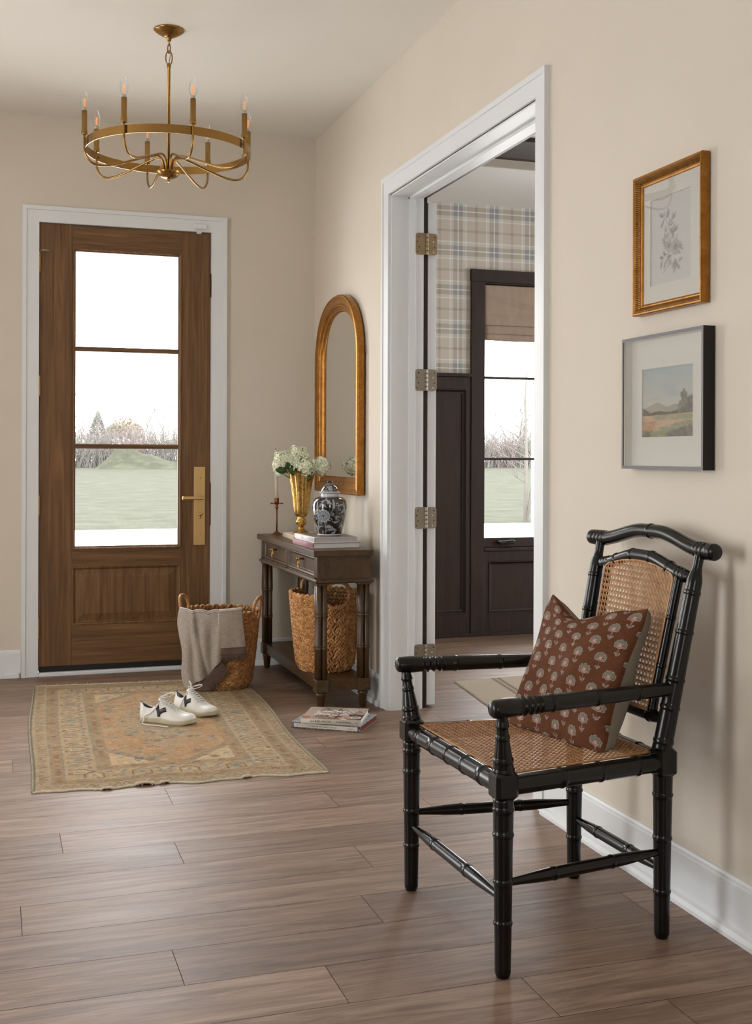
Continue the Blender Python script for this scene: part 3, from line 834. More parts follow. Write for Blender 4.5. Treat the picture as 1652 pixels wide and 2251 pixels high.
def conifer(seed, h, w, n):
    rg = random.Random(seed); mb = MB(); mb.tube([(0, 0, 0), (0, 0, h)], [.1, .02], 6)
    for k in range(n):
        z = h * rg.random() ** .8; rr = w * (1 - z / h) * rg.uniform(.6, 1) + .05; a = rg.uniform(0, 2 * PI)
        c = Vector((rr * math.cos(a) * .7, rr * math.sin(a) * .7, z))
        d = Vector((math.cos(a), math.sin(a), .25))
        mb.ell(c, (d * (.07 + .10 * rr), Vector((-math.sin(a), math.cos(a), 0)) * .05, (0, 0, .03)), 5, 3)
    return mb
cn = conifer(41, 4.6, 2.6, 2400).build('conifer', 'conifer_green'); place(cn, 6.35, 91); tag(cn, 'pointed grey green conifer above the thicket, seen through the front door', 'tree')
def puff(seed, n, w, h, z0):
    rg = random.Random(seed); mb = MB(); mb.tube([(0, 0, 0), (0, 0, z0 + h * .5)], [.12, .05], 6)
    for k in range(n):
        a, b_ = rg.uniform(0, 2 * PI), rg.random() ** .5
        c = Vector((w * b_ * math.cos(a), w * b_ * math.sin(a), z0 + h * rg.random() * (1 - .6 * b_)))
        d = Vector((rg.uniform(-1, 1), rg.uniform(-1, 1), rg.uniform(-.2, .8))).normalized()
        o_ = d.orthogonal().normalized()
        mb.ell(c, (d * .13, o_ * .04, d.cross(o_) * .03), 5, 3)
    return mb
pf = puff(43, 1800, 1.5, 2.2, 2.4).build('tan_tree', 'tan_foliage'); place(pf, 8.75, 93); tag(pf, 'rounded tan leaved tree rising behind the thicket, seen through the front door', 'tree')
# young tree and white post outside the study window
mb = bare_tree_mesh(52, 3.0, 4, .035, 3)
mb.tube([(0, 0, -.05), (0.02, 0, 1.2), (0, .02, 2.2), (.03, 0, 3.1)], [.045, .035, .02, .006], 6)
rg = random.Random(9)
for k in range(7):
    z = .7 + .16 * k; branch(mb, Vector((0, 0, z)), Vector((-1, rg.uniform(-.3, .3), .45)).normalized(), .55, .012, 2, rg, .4, 2)
o = mb.build('young_tree', 'bark_grey'); place(o, 7.62, 13.2, 1.0, 0, -.02); tag(o, 'slim leafless young tree just outside the study window', 'tree')
pc = thing('porch_post', 'white square porch post outside the study window', 'post', (2.80, 2.54, -.02))
bx('shaft', 'porch_white', pc, 2.66, 2.94, 2.4, 2.68, .2, 3.0); MB().rbox(2.64, 2.96, 2.38, 2.70, -.02, .2, .01).build('plinth', 'porch_white', pc)

# ---------------------------------------------------------------- faux bamboo armchair
plain('black_lacquer', '070606', 0.24, 0, 0.42, .1, 8)
mtc, ntc, bc = new_mat('cane'); setp(bc, .55, 0, .4)
nn = add_noise(ntc, 60, 3); rr_ = ramp(ntc, nn.outputs['Fac'], [(.3, lin('a9774a')), (.7, lin('cb9b6c'))]); ntc.links.new(rr_.outputs[0], bc.inputs['Base Color']); M['cane'] = mtc
def smoothstep(a, b, x):
    t = min(1, max(0, (x - a) / (b - a))); return t * t * (3 - 2 * t)
def lerp(a, b, t): return a + (b - a) * t
def turned(mb, path, rad, nodes=(), bump=.0022, wid=.006, seg=20, n=90, flat=1.0, up=None):
    """round bar along path(t) with radius rad(t) and bamboo nodes (small double rings) at the given t"""
    P0 = [Vector(path(k / 200)) for k in range(201)]
    L = sum((P0[k + 1] - P0[k]).length for k in range(200))
    ts = sorted(set([k / n for k in range(n + 1)] + [min(1, max(0, q + d * wid / L)) for q in nodes for d in (-1, -.6, -.3, 0, .3, .6, 1)]))
    rs = []
    for t in ts:
        r = rad(t)
        for q in nodes:
            d = abs(t - q) * L / wid
            if d <= 1: r += bump * (.35 if d < .15 else 1.0 * (1 - max(0, d - .3) / .7))
        rs.append(r)
    mb.sm = True
    mb.tube([path(t) for t in ts], rs, seg, flat=flat, up=up)
def seg_path(a, b):
    a, b = Vector(a), Vector(b)
    return lambda t: a.lerp(b, t)
CH = thing('armchair', 'black faux bamboo armchair with cane seat and back against the right wall', 'chair', (-.4165, -3.738, 0), R(1.8))
def part(name, fn, mt='black_lacquer', parent=None, **k):
    mb = MB(); fn(mb); return mb.build(name, mt, parent or CH, local=True, **k)
fxx, bxx = -.236, .231
FL_, BL_ = {1: (fxx, .281), -1: (fxx, -.281)}, {1: (bxx, .216), -1: (bxx, -.216)}
def blk(mb, x, y, s=.028, z0=.405, z1=.468):
    mb.sm = False; mb.rbox(x - s, x + s, y - s, y + s, z0, z1, .008)
for sgn in (-1, 1):
    x, y = FL_[sgn]
    def f(mb, x=x, y=y):
        turned(mb, seg_path((x, y, 0), (x, y, .41)), lambda t: .0185 + .0055 * t - (.004 * (1 - t / .02) if t < .02 else 0), (.30, .53, .79, .93), n=40)
    part('front_leg', f)
    def f(mb, x=x, y=y):
        blk(mb, x, y)
        top = (x - .012, y + .016 * (1 if y > 0 else -1), .600)
        def rad(t):
            r = lerp(.0245, .0135, smoothstep(0, .8, t))
            if t > .78: r = lerp(.0165, .0125, smoothstep(.78, .95, t))
            return r
        turned(mb, seg_path((x, y, .462), top), rad, (.06, .24, .62), n=50)
    part('arm_post', f)
    x2, y2 = BL_[sgn]
    def f(mb, x=x2, y=y2):
        turned(mb, seg_path((x - .002, y * 1.0, 0), (x, y, .41)), lambda t: .0185 + .006 * t - (.004 * (1 - t / .02) if t < .02 else 0), (.28, .6, .86), n=40)
    part('back_leg', f)
    tx, ty = .3275, y2 * 1.085
    def f(mb, x=x2, y=y2):
        blk(mb, x, y, .028, .400, .466)
        def rad(t):
            r = lerp(.0245, .0185, t)
            if t > .86: r = lerp(.0185, .0125, smoothstep(.86, .93, t))
            return r
        turned(mb, seg_path((x - .004, y, .46), (tx - .004, ty, .945)), rad, (.05, .22, .36, .60, .80), n=70)
    part('back_post', f)
    # arms: barrel knob, turned rings, tapering bar
    a0 = Vector((-.276, y * 1.06, .613)); a1 = Vector((.247, y2 * 1.03, .612))
    def f(mb, a0=a0, a1=a1):
        L = (a1 - a0).length
        def rad(t):
            d = t * L
            if d < .008: return lerp(.012, .020, math.sqrt(d / .008))
            if d < .072: return .0205 + .0022 * math.sin((d - .008) / .064 * PI)
            if d < .130:
                k = (d - .072) / .058
                base = .0172
                return base + .0062 * max(0, math.cos(k * 2 * PI * 3.5)) ** 1.5 * (1 - .2 * k)
            return lerp(.0212, .0165, (d - .13) / (L - .13))
        turned(mb, lambda t: a0.lerp(a1, t), rad, (.165 / L, .56, .8), n=180, bump=.0016)
    part('arm', f)
rails = [((fxx, .281), (fxx, -.281), 'seat_rail', (.14, .31, .48, .65, .83)), ((fxx, -.281), (bxx, -.216), 'seat_rail', (.34, .58, .82)),
         ((fxx, .281), (bxx, .216), 'seat_rail', (.34, .58, .82)), ((bxx, -.216), (bxx, .216), 'seat_rail', (.25, .5, .75))]
for a, b, nm, nd in rails:
    part(nm, lambda mb, a=a, b=b, nd=nd: turned(mb, seg_path((*a, .432), (*b, .432)), lambda t: .0225, nd, n=30))
def stretcher(a, b, z, nd=(.3, .66)):
    def rad(t):
        return .0085 + .0065 * smoothstep(0, .3, min(t, 1 - t) * 1.0)
    part('stretcher', lambda mb: turned(mb, seg_path((*a, z), (*b, z)), rad, nd, n=40, bump=.0016))
stretcher((fxx, .281), (fxx, -.281), .176); stretcher((bxx, .216), (bxx, -.216), .166)
stretcher((fxx, -.281), (bxx, -.216), .212); stretcher((fxx, .281), (bxx, .216), .212)
# crest rail with turned ends, bowed upwards
yr = .292
def crest(t):
    y = -yr + 2 * yr * t; k = abs(2 * t - 1)
    up = .034 * (1 - smoothstep(.12, .82, k)) if k > .12 else .034
    return (.328 + .010 * (1 - k * k), y, .951 + up)
def crest_r(t):
    d = min(t, 1 - t) * 2 * yr
    if d < .004: return lerp(.0185, .021, d / .004)
    r = .0215
    if .022 < d < .075: r = .0198 + .0028 * max(0, math.cos((d - .022) / .053 * 2 * PI * 3)) ** 2
    if d > .075: r = lerp(.0195, .0185, min(1, (d - .075) / .1))
    return r
part('crest_rail', lambda mb: turned(mb, crest, crest_r, (.5,), n=200))
def back_pt(y, z, off=0.0):
    # plane of the raked back: from the posts' foot to the crest
    k = (z - .46) / (.945 - .46)
    return Vector((.227 + .0965 * k + off, y, z))
def rail2(t):
    y = -.222 + .444 * t; k = abs(2 * t - 1)
    up = .036 * (1 - smoothstep(.1, .95, k))
    p = back_pt(y, .885); return (p.x, y, .884 + up)
def rail2_r(t):
    d = min(t, 1 - t) * .444
    if d < .03: return lerp(.010, .0175, smoothstep(0, .03, d))
    if d < .06: return .0165 + .002 * max(0, math.cos((d - .03) / .03 * 2 * PI * 2)) ** 2
    return .0165
part('back_rail', lambda mb: turned(mb, rail2, rail2_r, (.22, .40, .60, .78), n=120))
part('back_rail', lambda mb: turned(mb, lambda t: back_pt(-.205 + .41 * t, .533), lambda t: lerp(.011, .0165, smoothstep(0, .12, min(t, 1 - t))), (.14, .5, .86), n=50))
for s in (-1, 1):
    part('back_upright', lambda mb, s=s: turned(mb, lambda t: back_pt(s * lerp(.152, .170, t), lerp(.53, .885, t), -.003), lambda t: .0125, (.06, .36, .70), n=50, bump=.0016))
def clip_line(p, d, poly):
    t0, t1 = -1e9, 1e9; n = len(poly)
    for i in range(n):
        a, b = poly[i], poly[(i + 1) % n]
        nx, ny = -(b[1] - a[1]), b[0] - a[0]
        den = nx * d[0] + ny * d[1]; num = nx * (a[0] - p[0]) + ny * (a[1] - p[1])
        if abs(den) < 1e-9:
            if num > 0: return None
            continue
        t = num / den
        if den > 0: t0 = max(t0, t)
        else: t1 = min(t1, t)
    return (t0, t1) if t1 > t0 + 1e-4 else None
def cane_mesh(poly, to3, pitch=.0148, wd=.0023, th=.0007):
    mb = MB(); xs = [p[0] for p in poly]; ys = [p[1] for p in poly]
    cx, cy = (min(xs) + max(xs)) / 2, (min(ys) + max(ys)) / 2; ext = max(max(xs) - min(xs), max(ys) - min(ys))
    def ribbon(p, d, h, wd_):
        c = clip_line(p, d, poly)
        if not c: return
        L = c[1] - c[0]; n = max(2, int(L / .03)); nx, ny = -d[1], d[0]; vs_ = []
        for k in range(n + 1):
            t = c[0] + L * k / n; x, y = p[0] + d[0] * t, p[1] + d[1] * t
            for o, hh in ((-wd_ / 2, h), (0, h + th), (wd_ / 2, h), (0, h - th * .6)): vs_.append(to3(x + nx * o, y + ny * o, hh))
        fs_ = [(k * 4 + q, k * 4 + (q + 1) % 4, (k + 1) * 4 + (q + 1) % 4, (k + 1) * 4 + q) for k in range(n) for q in range(4)]
        mb.add(vs_, fs_)
    N = int(ext / pitch / 2) + 2; s2 = math.sqrt(.5)
    for k in range(-N, N + 1):
        o = k * pitch
        for e in (-.0016, .0016):
            ribbon((cx, cy + o + e), (1, 0), 0, wd * .95); ribbon((cx + o + e, cy), (0, 1), .0009, wd * .95)
    for k in range(-2 * N, 2 * N + 1):
        o = (k + .5) * pitch
        ribbon((cx + o, cy), (s2, s2), .0017, wd * 1.2); ribbon((cx + o, cy), (s2, -s2), -.0009, wd * 1.2)
    return mb
seat_poly = [(-.222, -.262), (.210, -.203), (.210, .203), (-.222, .262)]
def seat3(x, y, h): return (x, y, .4535 + h)
smb = cane_mesh(seat_poly, seat3)
seat = smb.build('cane_seat', 'cane', CH, local=True)
mb = MB(); mb.sm = True; mb.tube([(x, y, .4545) for x, y in seat_poly], .0026, 6, closed=True); mb.build('cane_binding', 'cane', seat, local=True)
arch = [(-.150, .545), (.150, .545), (.163, .872), (.158, .882), (.146, .889), (.08, .903), (0, .908), (-.08, .903), (-.146, .889), (-.158, .882), (-.163, .872)]
def back3(y, z, h): p = back_pt(y, z, -.014 - h); return (p.x, p.y, p.z)
cb = cane_mesh(arch, back3).build('cane_back', 'cane', CH, local=True)
mb = MB(); mb.sm = True; mb.tube([back3(y, z, .001) for y, z in arch], .0032, 6, closed=True); mb.build('cane_binding', 'cane', cb, local=True)

# ---------------------------------------------------------------- cushion on the chair
def cushion():
    attr_mat('block_print', .9, .15, .25, 700, .001, .10, 900)
    plain('cushion_linen', '8f8578', .92, 0, .15, .06, 300, .35, 800)
    S = .42
    cv = Canvas(460, 460, S, S, '5f3a26')
    cv.noise(.05, 2, 2, 14); cv.noise(.05, 3, 14, 2)
    for k in range(7):
        cv.ell(rng.uniform(0, S), rng.uniform(0, S), .09, .05, '684330', rng.uniform(0, 3), .25)
    def motif(x, y, s):
        cream, sage, pink, rose, outl = 'a99c8c', '6d695d', '97605f', '834643', '43251a'
        fy = y + .010 * s
        for d in (.0030, 0):
            col = outl if d else cream
            for k in range(7):
                a = R(-25 + k * 38.3); cv.ell(x + .0135 * s * math.cos(a), fy + .0115 * s * math.sin(a), .0062 * s + d * .5, .0058 * s + d * .5, col)
            cv.ell(x, fy, .0150 * s + d * .3, .0118 * s + d * .3, col)
        for k in range(7):
            a = R(-25 + k * 38.3); cv.ell(x + .0130 * s * math.cos(a), fy + .0110 * s * math.sin(a), .0052 * s, .0048 * s, sage)
        cv.ell(x, fy, .0138 * s, .0108 * s, sage)
        for k in range(8):
            a = R(-10 + k * 29); cv.line([(x + .006 * s * math.cos(a), fy + .005 * s * math.sin(a)), (x + .0165 * s * math.cos(a), fy + .0145 * s * math.sin(a))], .0009, cream, .8)
        for k in range(5):
            a = R(170 + k * 50); cv.ell(x + .0062 * s * math.cos(a), fy - .002 * s + .005 * s * math.sin(a), .0052 * s, .0045 * s, cream); cv.ell(x + .0064 * s * math.cos(a), fy - .002 * s + .005 * s * math.sin(a), .0042 * s, .0036 * s, pink if k % 2 else rose)
        cv.ell(x, fy - .002 * s, .0056 * s, .0054 * s, cream); cv.ell(x, fy - .003 * s, .004 * s, .004 * s, 'b3958c')
        cv.line([(x, fy - .010 * s), (x + .0005, y - .026 * s)], .0022, 'b98a80'); cv.line([(x, fy - .010 * s), (x + .0005, y - .026 * s)], .0010, rose)
        for sg in (-1, 1):
            cv.leaf(x, y - .024 * s, .0155 * s, .0042 * s, R(90 - sg * 42), outl); cv.leaf(x, y - .024 * s, .0145 * s, .0034 * s, R(90 - sg * 42), cream); cv.leaf(x, y - .0235 * s, .0125 * s, .0020 * s, R(90 - sg * 42), sage)
    row = 0; y = -.01
    while y < S + .04:
        x = (.0 if row % 2 else .0395)
        while x < S + .05:
            motif(x + rng.uniform(-.002, .002), y + rng.uniform(-.002, .002), .95 + rng.uniform(-.05, .05)); x += .079
        y += .0435; row += 1
    base = Vector((-.404, -3.728, .462))
    wv = Vector((.2, -.98, 0)).normalized(); nh = Vector((.98, .2, 0)); hv = (nh * .145 + Vector((0, 0, .345))).normalized(); nv = wv.cross(hv)   # nv towards the back
    if nv.dot(nh) < 0: nv = -nv
    T = thing('cushion', 'rust brown flower print cushion with linen back on the cane chair', 'cushion', tuple(base))
    def shape(u, v, side):
        # u, v in -1..1; slack edges between pointed corners
        e = (1 - u * u) * (1 - v * v)
        pinch_u = 1 - .075 * (1 - v * v); pinch_v = 1 - .05 * (1 - u * u)
        top_dent = -.046 * max(0, v) ** 3 * math.exp(-((u + .22) / .46) ** 2) - .012 * max(0, v) ** 3 * (1 - u * u)
        x = .196 * u * pinch_u; y = .198 * (v * pinch_v) + top_dent
        th = .056 * max(0, e) ** .42 if side < 0 else .088 * max(0, e) ** .30
        th *= 1 + .10 * math.sin(3.1 * u + 2.2 * v) + .06 * math.sin(7 * u - 5 * v) + .10 * math.exp(-((u - .35 * v + .1) / .12) ** 2) * max(0, v)
        wr = .0025 * math.sin(11 * u + 6 * v * v) * (abs(v) ** 4 + abs(u) ** 4)
        q = base + Vector((0, 0, .0)) + wv * x + hv * (y + .188) + nv * (side * th + wr + .045)
        # settle on the seat
        lowest = .4575
        if q.z < lowest: q.z = lowest + .25 * (q.z - lowest) if q.z < lowest - .02 else lowest
        if q.z < .456: q.z = .456
        return q
    n = 230
    cols = []
    for j in range(n):
        for i in range(n):
            cols.append(cv.at((i + .5) / n, (j + .5) / n))
    mb = MB(); mb.sm = True
    mb.grid(lambda i, j: shape(-1 + 2 * i / (n - 1), -1 + 2 * j / (n - 1), -1), n, n, cols=cols)
    mb.build('printed_front', 'block_print', T)
    mb = MB(); mb.sm = True; k = 60
    mb.grid(lambda i, j: shape(-1 + 2 * i / (k - 1), -1 + 2 * j / (k - 1), 1), k, k)
    mb.build('linen_back', 'cushion_linen', T)
cushion()

# ---------------------------------------------------------------- console table
wood('walnut', '573f25', '3a2915', 'y', .34, .45, 80, bump=.08, coat=.08)
wood('walnut_upright', '573f25', '3a2915', 'z', .34, .45, 80, bump=.08, coat=.08)
CT = thing('console_table', 'walnut console table with two drawers and a low shelf under the arched mirror', 'table', (-.20, -.665, 0))
tx0, tx1, ty0, ty1 = -.346, -.055, -1.27, -.055
MB().rbox(tx0, tx1, ty0, ty1, .715, .743, .0025).build('tabletop', 'walnut', CT)
fx = tx0 + .022; ex = ty0 + .020
mb = MB()
z0, z1 = .607, .715
mb.box(fx + .02, tx1 - .008, ex, ex + .018, z0, z1); mb.box(fx + .02, tx1 - .008, ty1 - .038, ty1 - .02, z0, z1); mb.box(tx1 - .026, tx1 - .008, ex, ty1 - .02, z0, z1)
mb.box(fx, fx + .05, ex - .002, ex + .05, z0, z1); mb.box(fx, fx + .05, ty1 - .07, ty1 - .018, z0, z1)
mb.box(tx1 - .055, tx1 - .006, ex - .002, ex + .05, z0, z1); mb.box(tx1 - .055, tx1 - .006, ty1 - .07, ty1 - .018, z0, z1)
ymid = (ty0 + ty1) / 2
mb.box(fx, fx + .03, ymid - .022, ymid + .022, z0, z1); mb.box(fx, fx + .02, ex, ty1 - .02, z0, z0 + .008); mb.box(fx, fx + .02, ex, ty1 - .02, z1 - .006, z1)
mb.build('apron', 'walnut', CT, bevel=.001)
mb = MB(); mb.sm = False
pr = [(-.012, 0), (.004, 0), (.010, .006), (.010, .012), (.005, .018), (0, .020), (-.012, .020)]
mb.sweep([(fx, ex, .588), (tx1 - .006, ex, .588), (tx1 - .006, ty1 - .018, .588), (fx, ty1 - .018, .588)], [(x, z) for x, z in pr], (0, 0, 1))
mb.box(fx - .004, tx1 - .004, ex - .004, ty1 - .012, .590, .606)
mb.build('apron_moulding', 'walnut', CT)
for y0, y1 in ((ex + .05, ymid - .022), (ymid + .022, ty1 - .07)):
    mb = MB(); a, b = y0 + .002, y1 - .002
    fz0, fz1 = z0 + .010, z1 - .008
    xs_ = fx + .002
    rings = [(0, xs_), (.004, xs_ - .0015), (.010, xs_ + .002), (.015, xs_ + .010), (.017, xs_ + .011)]
    vs_, fs_ = [], []
    for ins, xx in rings: vs_ += [(xx, a + ins, fz0 + ins), (xx, b - ins, fz0 + ins), (xx, b - ins, fz1 - ins), (xx, a + ins, fz1 - ins)]
    for i in range(4):
        for q in range(4): fs_.append((i * 4 + q, i * 4 + (q + 1) % 4, (i + 1) * 4 + (q + 1) % 4, (i + 1) * 4 + q))
    fs_.append((16, 17, 18, 19)); mb.add(vs_, fs_); mb.box(xs_ + .012, xs_ + .03, a, b, fz0, fz1)
    dr = mb.build('drawer', 'walnut', CT)
    yc = (a + b) / 2; mb = MB(); mb.sm = True; zc = (fz0 + fz1) / 2 + .018
    mb.tube([(xs_ + .011, yc, zc), (xs_ - .012, yc, zc), (xs_ - .016, yc, zc)], [.006, .004, .006], 10); mb.sphere((xs_ - .018, yc, zc), .006, 8, 6)
    mb.build('knob_post', 'brass', dr)
    mb = MB(); mb.sm = True
    mb.tube([(xs_ - .011, yc + .017 * math.sin(q * PI / 12), zc - .020 + .023 * math.cos(q * PI / 12)) for q in range(24)], .0024, 8, closed=True)
    mb.tube([(xs_ - .011, yc - .006, zc - .020), (xs_ - .011, yc + .006, zc - .020)], .0035, 8)
    mb.build('ring_pull', 'brass', dr)
def cluster_leg(cx, cy):
    mb = MB(); mb.sm = True
    for dx, dy in ((-.0135, -.0135), (.0135, -.0135), (-.0135, .0135), (.0135, .0135)):
        zs = [.140, .29 - .012, .29 - .008, .29 - .004, .29, .29 + .004, .29 + .008, .29 + .012, .437 - .012, .437 - .008, .437 - .004, .437, .437 + .004, .437 + .008, .437 + .012, .588]
        rs = [.0125, .0125, .0155, .0155, .0135, .0155, .0155, .0125] * 2
        mb.tube([(cx + dx, cy + dy, z) for z in zs], rs, 12)
    mb.sm = False; mb.rbox(cx - .030, cx + .030, cy - .030, cy + .030, .578, .590, .003)
    mb.build('leg', 'walnut_upright', CT)
lx0, lx1, ly0, ly1 = fx + .027, tx1 - .036, ex + .030, ty1 - .048
for cx in (lx0, lx1):
    for cy in (ly0, ly1): cluster_leg(cx, cy)
mb = MB(); k = .036
# shelf with small square projections at the corners
xa, xb, ya, yb_ = lx0 - .026, lx1 + .026, ly0 - .026, ly1 + .026
mb.box(xa + .012, xb - .012, ya + .012, yb_ - .012, .086, .140)
for cx in (lx0, lx1):
    for cy in (ly0, ly1): mb.rbox(cx - .031, cx + .031, cy - .031, cy + .031, .080, .1405, .004)
mb.build('shelf', 'walnut', CT, bevel=.002)
for cx in (lx0, lx1):
    for cy in (ly0, ly1):
        mb = MB(); mb.sm = True
        mb.lathe([(.014, 0), (.0155, .003), (.0215, .062), (.0245, .066), (.025, .072), (.022, .076), (.022, .082)], 20, cx, cy)
        mb.build('foot', 'walnut_upright', CT)

# ---------------------------------------------------------------- arched mirror
def gold(name, c1, c2, rough=.34):
    mt, nt, b = new_mat(name); setp(b, rough, .85, .5)
    n = add_noise(nt, 26, 5, rough=.7); n2 = add_noise(nt, 90, 4)
    r = ramp(nt, n.outputs['Fac'], [(.3, lin(c1)), (.7, lin(c2))])
    r2 = ramp(nt, n2.outputs['Fac'], [(.30, (.45, .36, .25)), (.37, (1, 1, 1))])
    mx = nt.nodes.new('ShaderNodeMix'); mx.data_type = 'RGBA'; mx.blend_type = 'MULTIPLY'; mx.inputs[0].default_value = .7
    nt.links.new(r.outputs[0], mx.inputs[6]); nt.links.new(r2.outputs[0], mx.inputs[7]); nt.links.new(mx.outputs[2], b.inputs['Base Color'])
    add_bump(nt, b, n2.outputs['Fac'], .12, .001)
    M[name] = mt
gold('gilt', '8c5a22', 'ad7a38')
gold('gilt_pale', 'a0783f', 'c0955a', .38)
mt, nt, b = new_mat('mirror_silver'); setp(b, .015, 1.0); b.inputs['Base Color'].default_value = (.86, .88, .86, 1); M['mirror_silver'] = mt
MR = thing('wall_mirror', 'tall arched gilt mirror hanging above the console table', 'mirror', (-.001, -.575, .985))
my0, my1, mz0, mzt = -.972, -.165, .985, 2.022
rad_ = (my1 - my0) / 2; ycen = (my0 + my1) / 2
def arch_path(ins, n=36):
    r = rad_ - ins; ch = min(.27 / rad_, 1.0)
    pts = [(my1 - ins, mz0 + ins)]
    # elliptical-shouldered arch: quarter superellipses meeting at the crown
    hh = rad_ * .86 - ins
    zc = mzt - rad_ * .86
    for k in range(n + 1):
        a = PI * k / n
        ca, sa = math.cos(a), math.sin(a)
        e = 2 / 2.25
        pts.append((ycen + r * math.copysign(abs(ca) ** e, ca), zc + hh * abs(sa) ** e))
    pts.append((my0 + ins, mz0 + ins))
    return pts
def ring_strip(mb, prof, n=36):
    # prof: (inset, x) pairs, swept round the arch outline
    ps = [arch_path(i, n) for i, _ in prof]; m_ = len(ps[0])
    vs_ = [(-x, p[0], p[1]) for (i, x), pts in zip(prof, ps) for p in pts]
    fs_ = [(a * m_ + q, a * m_ + (q + 1) % m_, (a + 1) * m_ + (q + 1) % m_, (a + 1) * m_ + q) for a in range(len(prof) - 1) for q in range(m_)]
    mb.add(vs_, fs_)
mb = MB()
ring_strip(mb, [(.002, .008), (0, .012), (0, .040), (.004, .043), (.010, .043), (.014, .041), (.030, .044), (.045, .040), (.052, .034), (.056, .034), (.060, .029), (.070, .030), (.076, .026), (.080, .024), (.084, .019), (.088, .014), (.088, .009)])
mb.build('frame', 'gilt', MR)
mb = MB(); mb.add([(-.015, p[0], p[1]) for p in arch_path(.084)], [tuple(range(len(arch_path(.084))))]); mb.build('mirror_glass', 'mirror_silver', MR)
mb = MB(); mb.add([(-.008, p[0], p[1]) for p in arch_path(.004)] , [tuple(range(len(arch_path(.004))))]); mb.box(-.012, -.002, ycen - .25, ycen + .25, 1.1, 1.16); mb.build('backing', 'rubber_black', MR)
def beads(ins, x, r, step):
    pts = [Vector((0, p[0], p[1])) for p in arch_path(ins, 72)]; mb = MB(); mb.sm = True
    acc = 0.0; nxt = 0.0
    for a, b in zip(pts, pts[1:]):
        L = (b - a).length
        while nxt <= acc + L:
            p = a.lerp(b, (nxt - acc) / L) if L > 0 else a
            mb.sphere((-x, p.y, p.z), r, 6, 4); nxt += step
        acc += L
    return mb
beads(.007, .043, .0042, .0092).build('beading', 'gilt', MR); beads(.0545, .0345, .0036, .0084).build('beading', 'gilt', MR); beads(.079, .0245, .0028, .0070).build('beading', 'gilt', MR)
mb = MB(); mb.sm = True
mb.tube([(-.004, my0 - .002, 1.72), (-.006, my0 - .010, 1.715), (-.004, my0 - .010, 1.69), (-.004, my0 - .002, 1.68)], .0018, 6); mb.build('hanging_wire', 'nickel', MR)

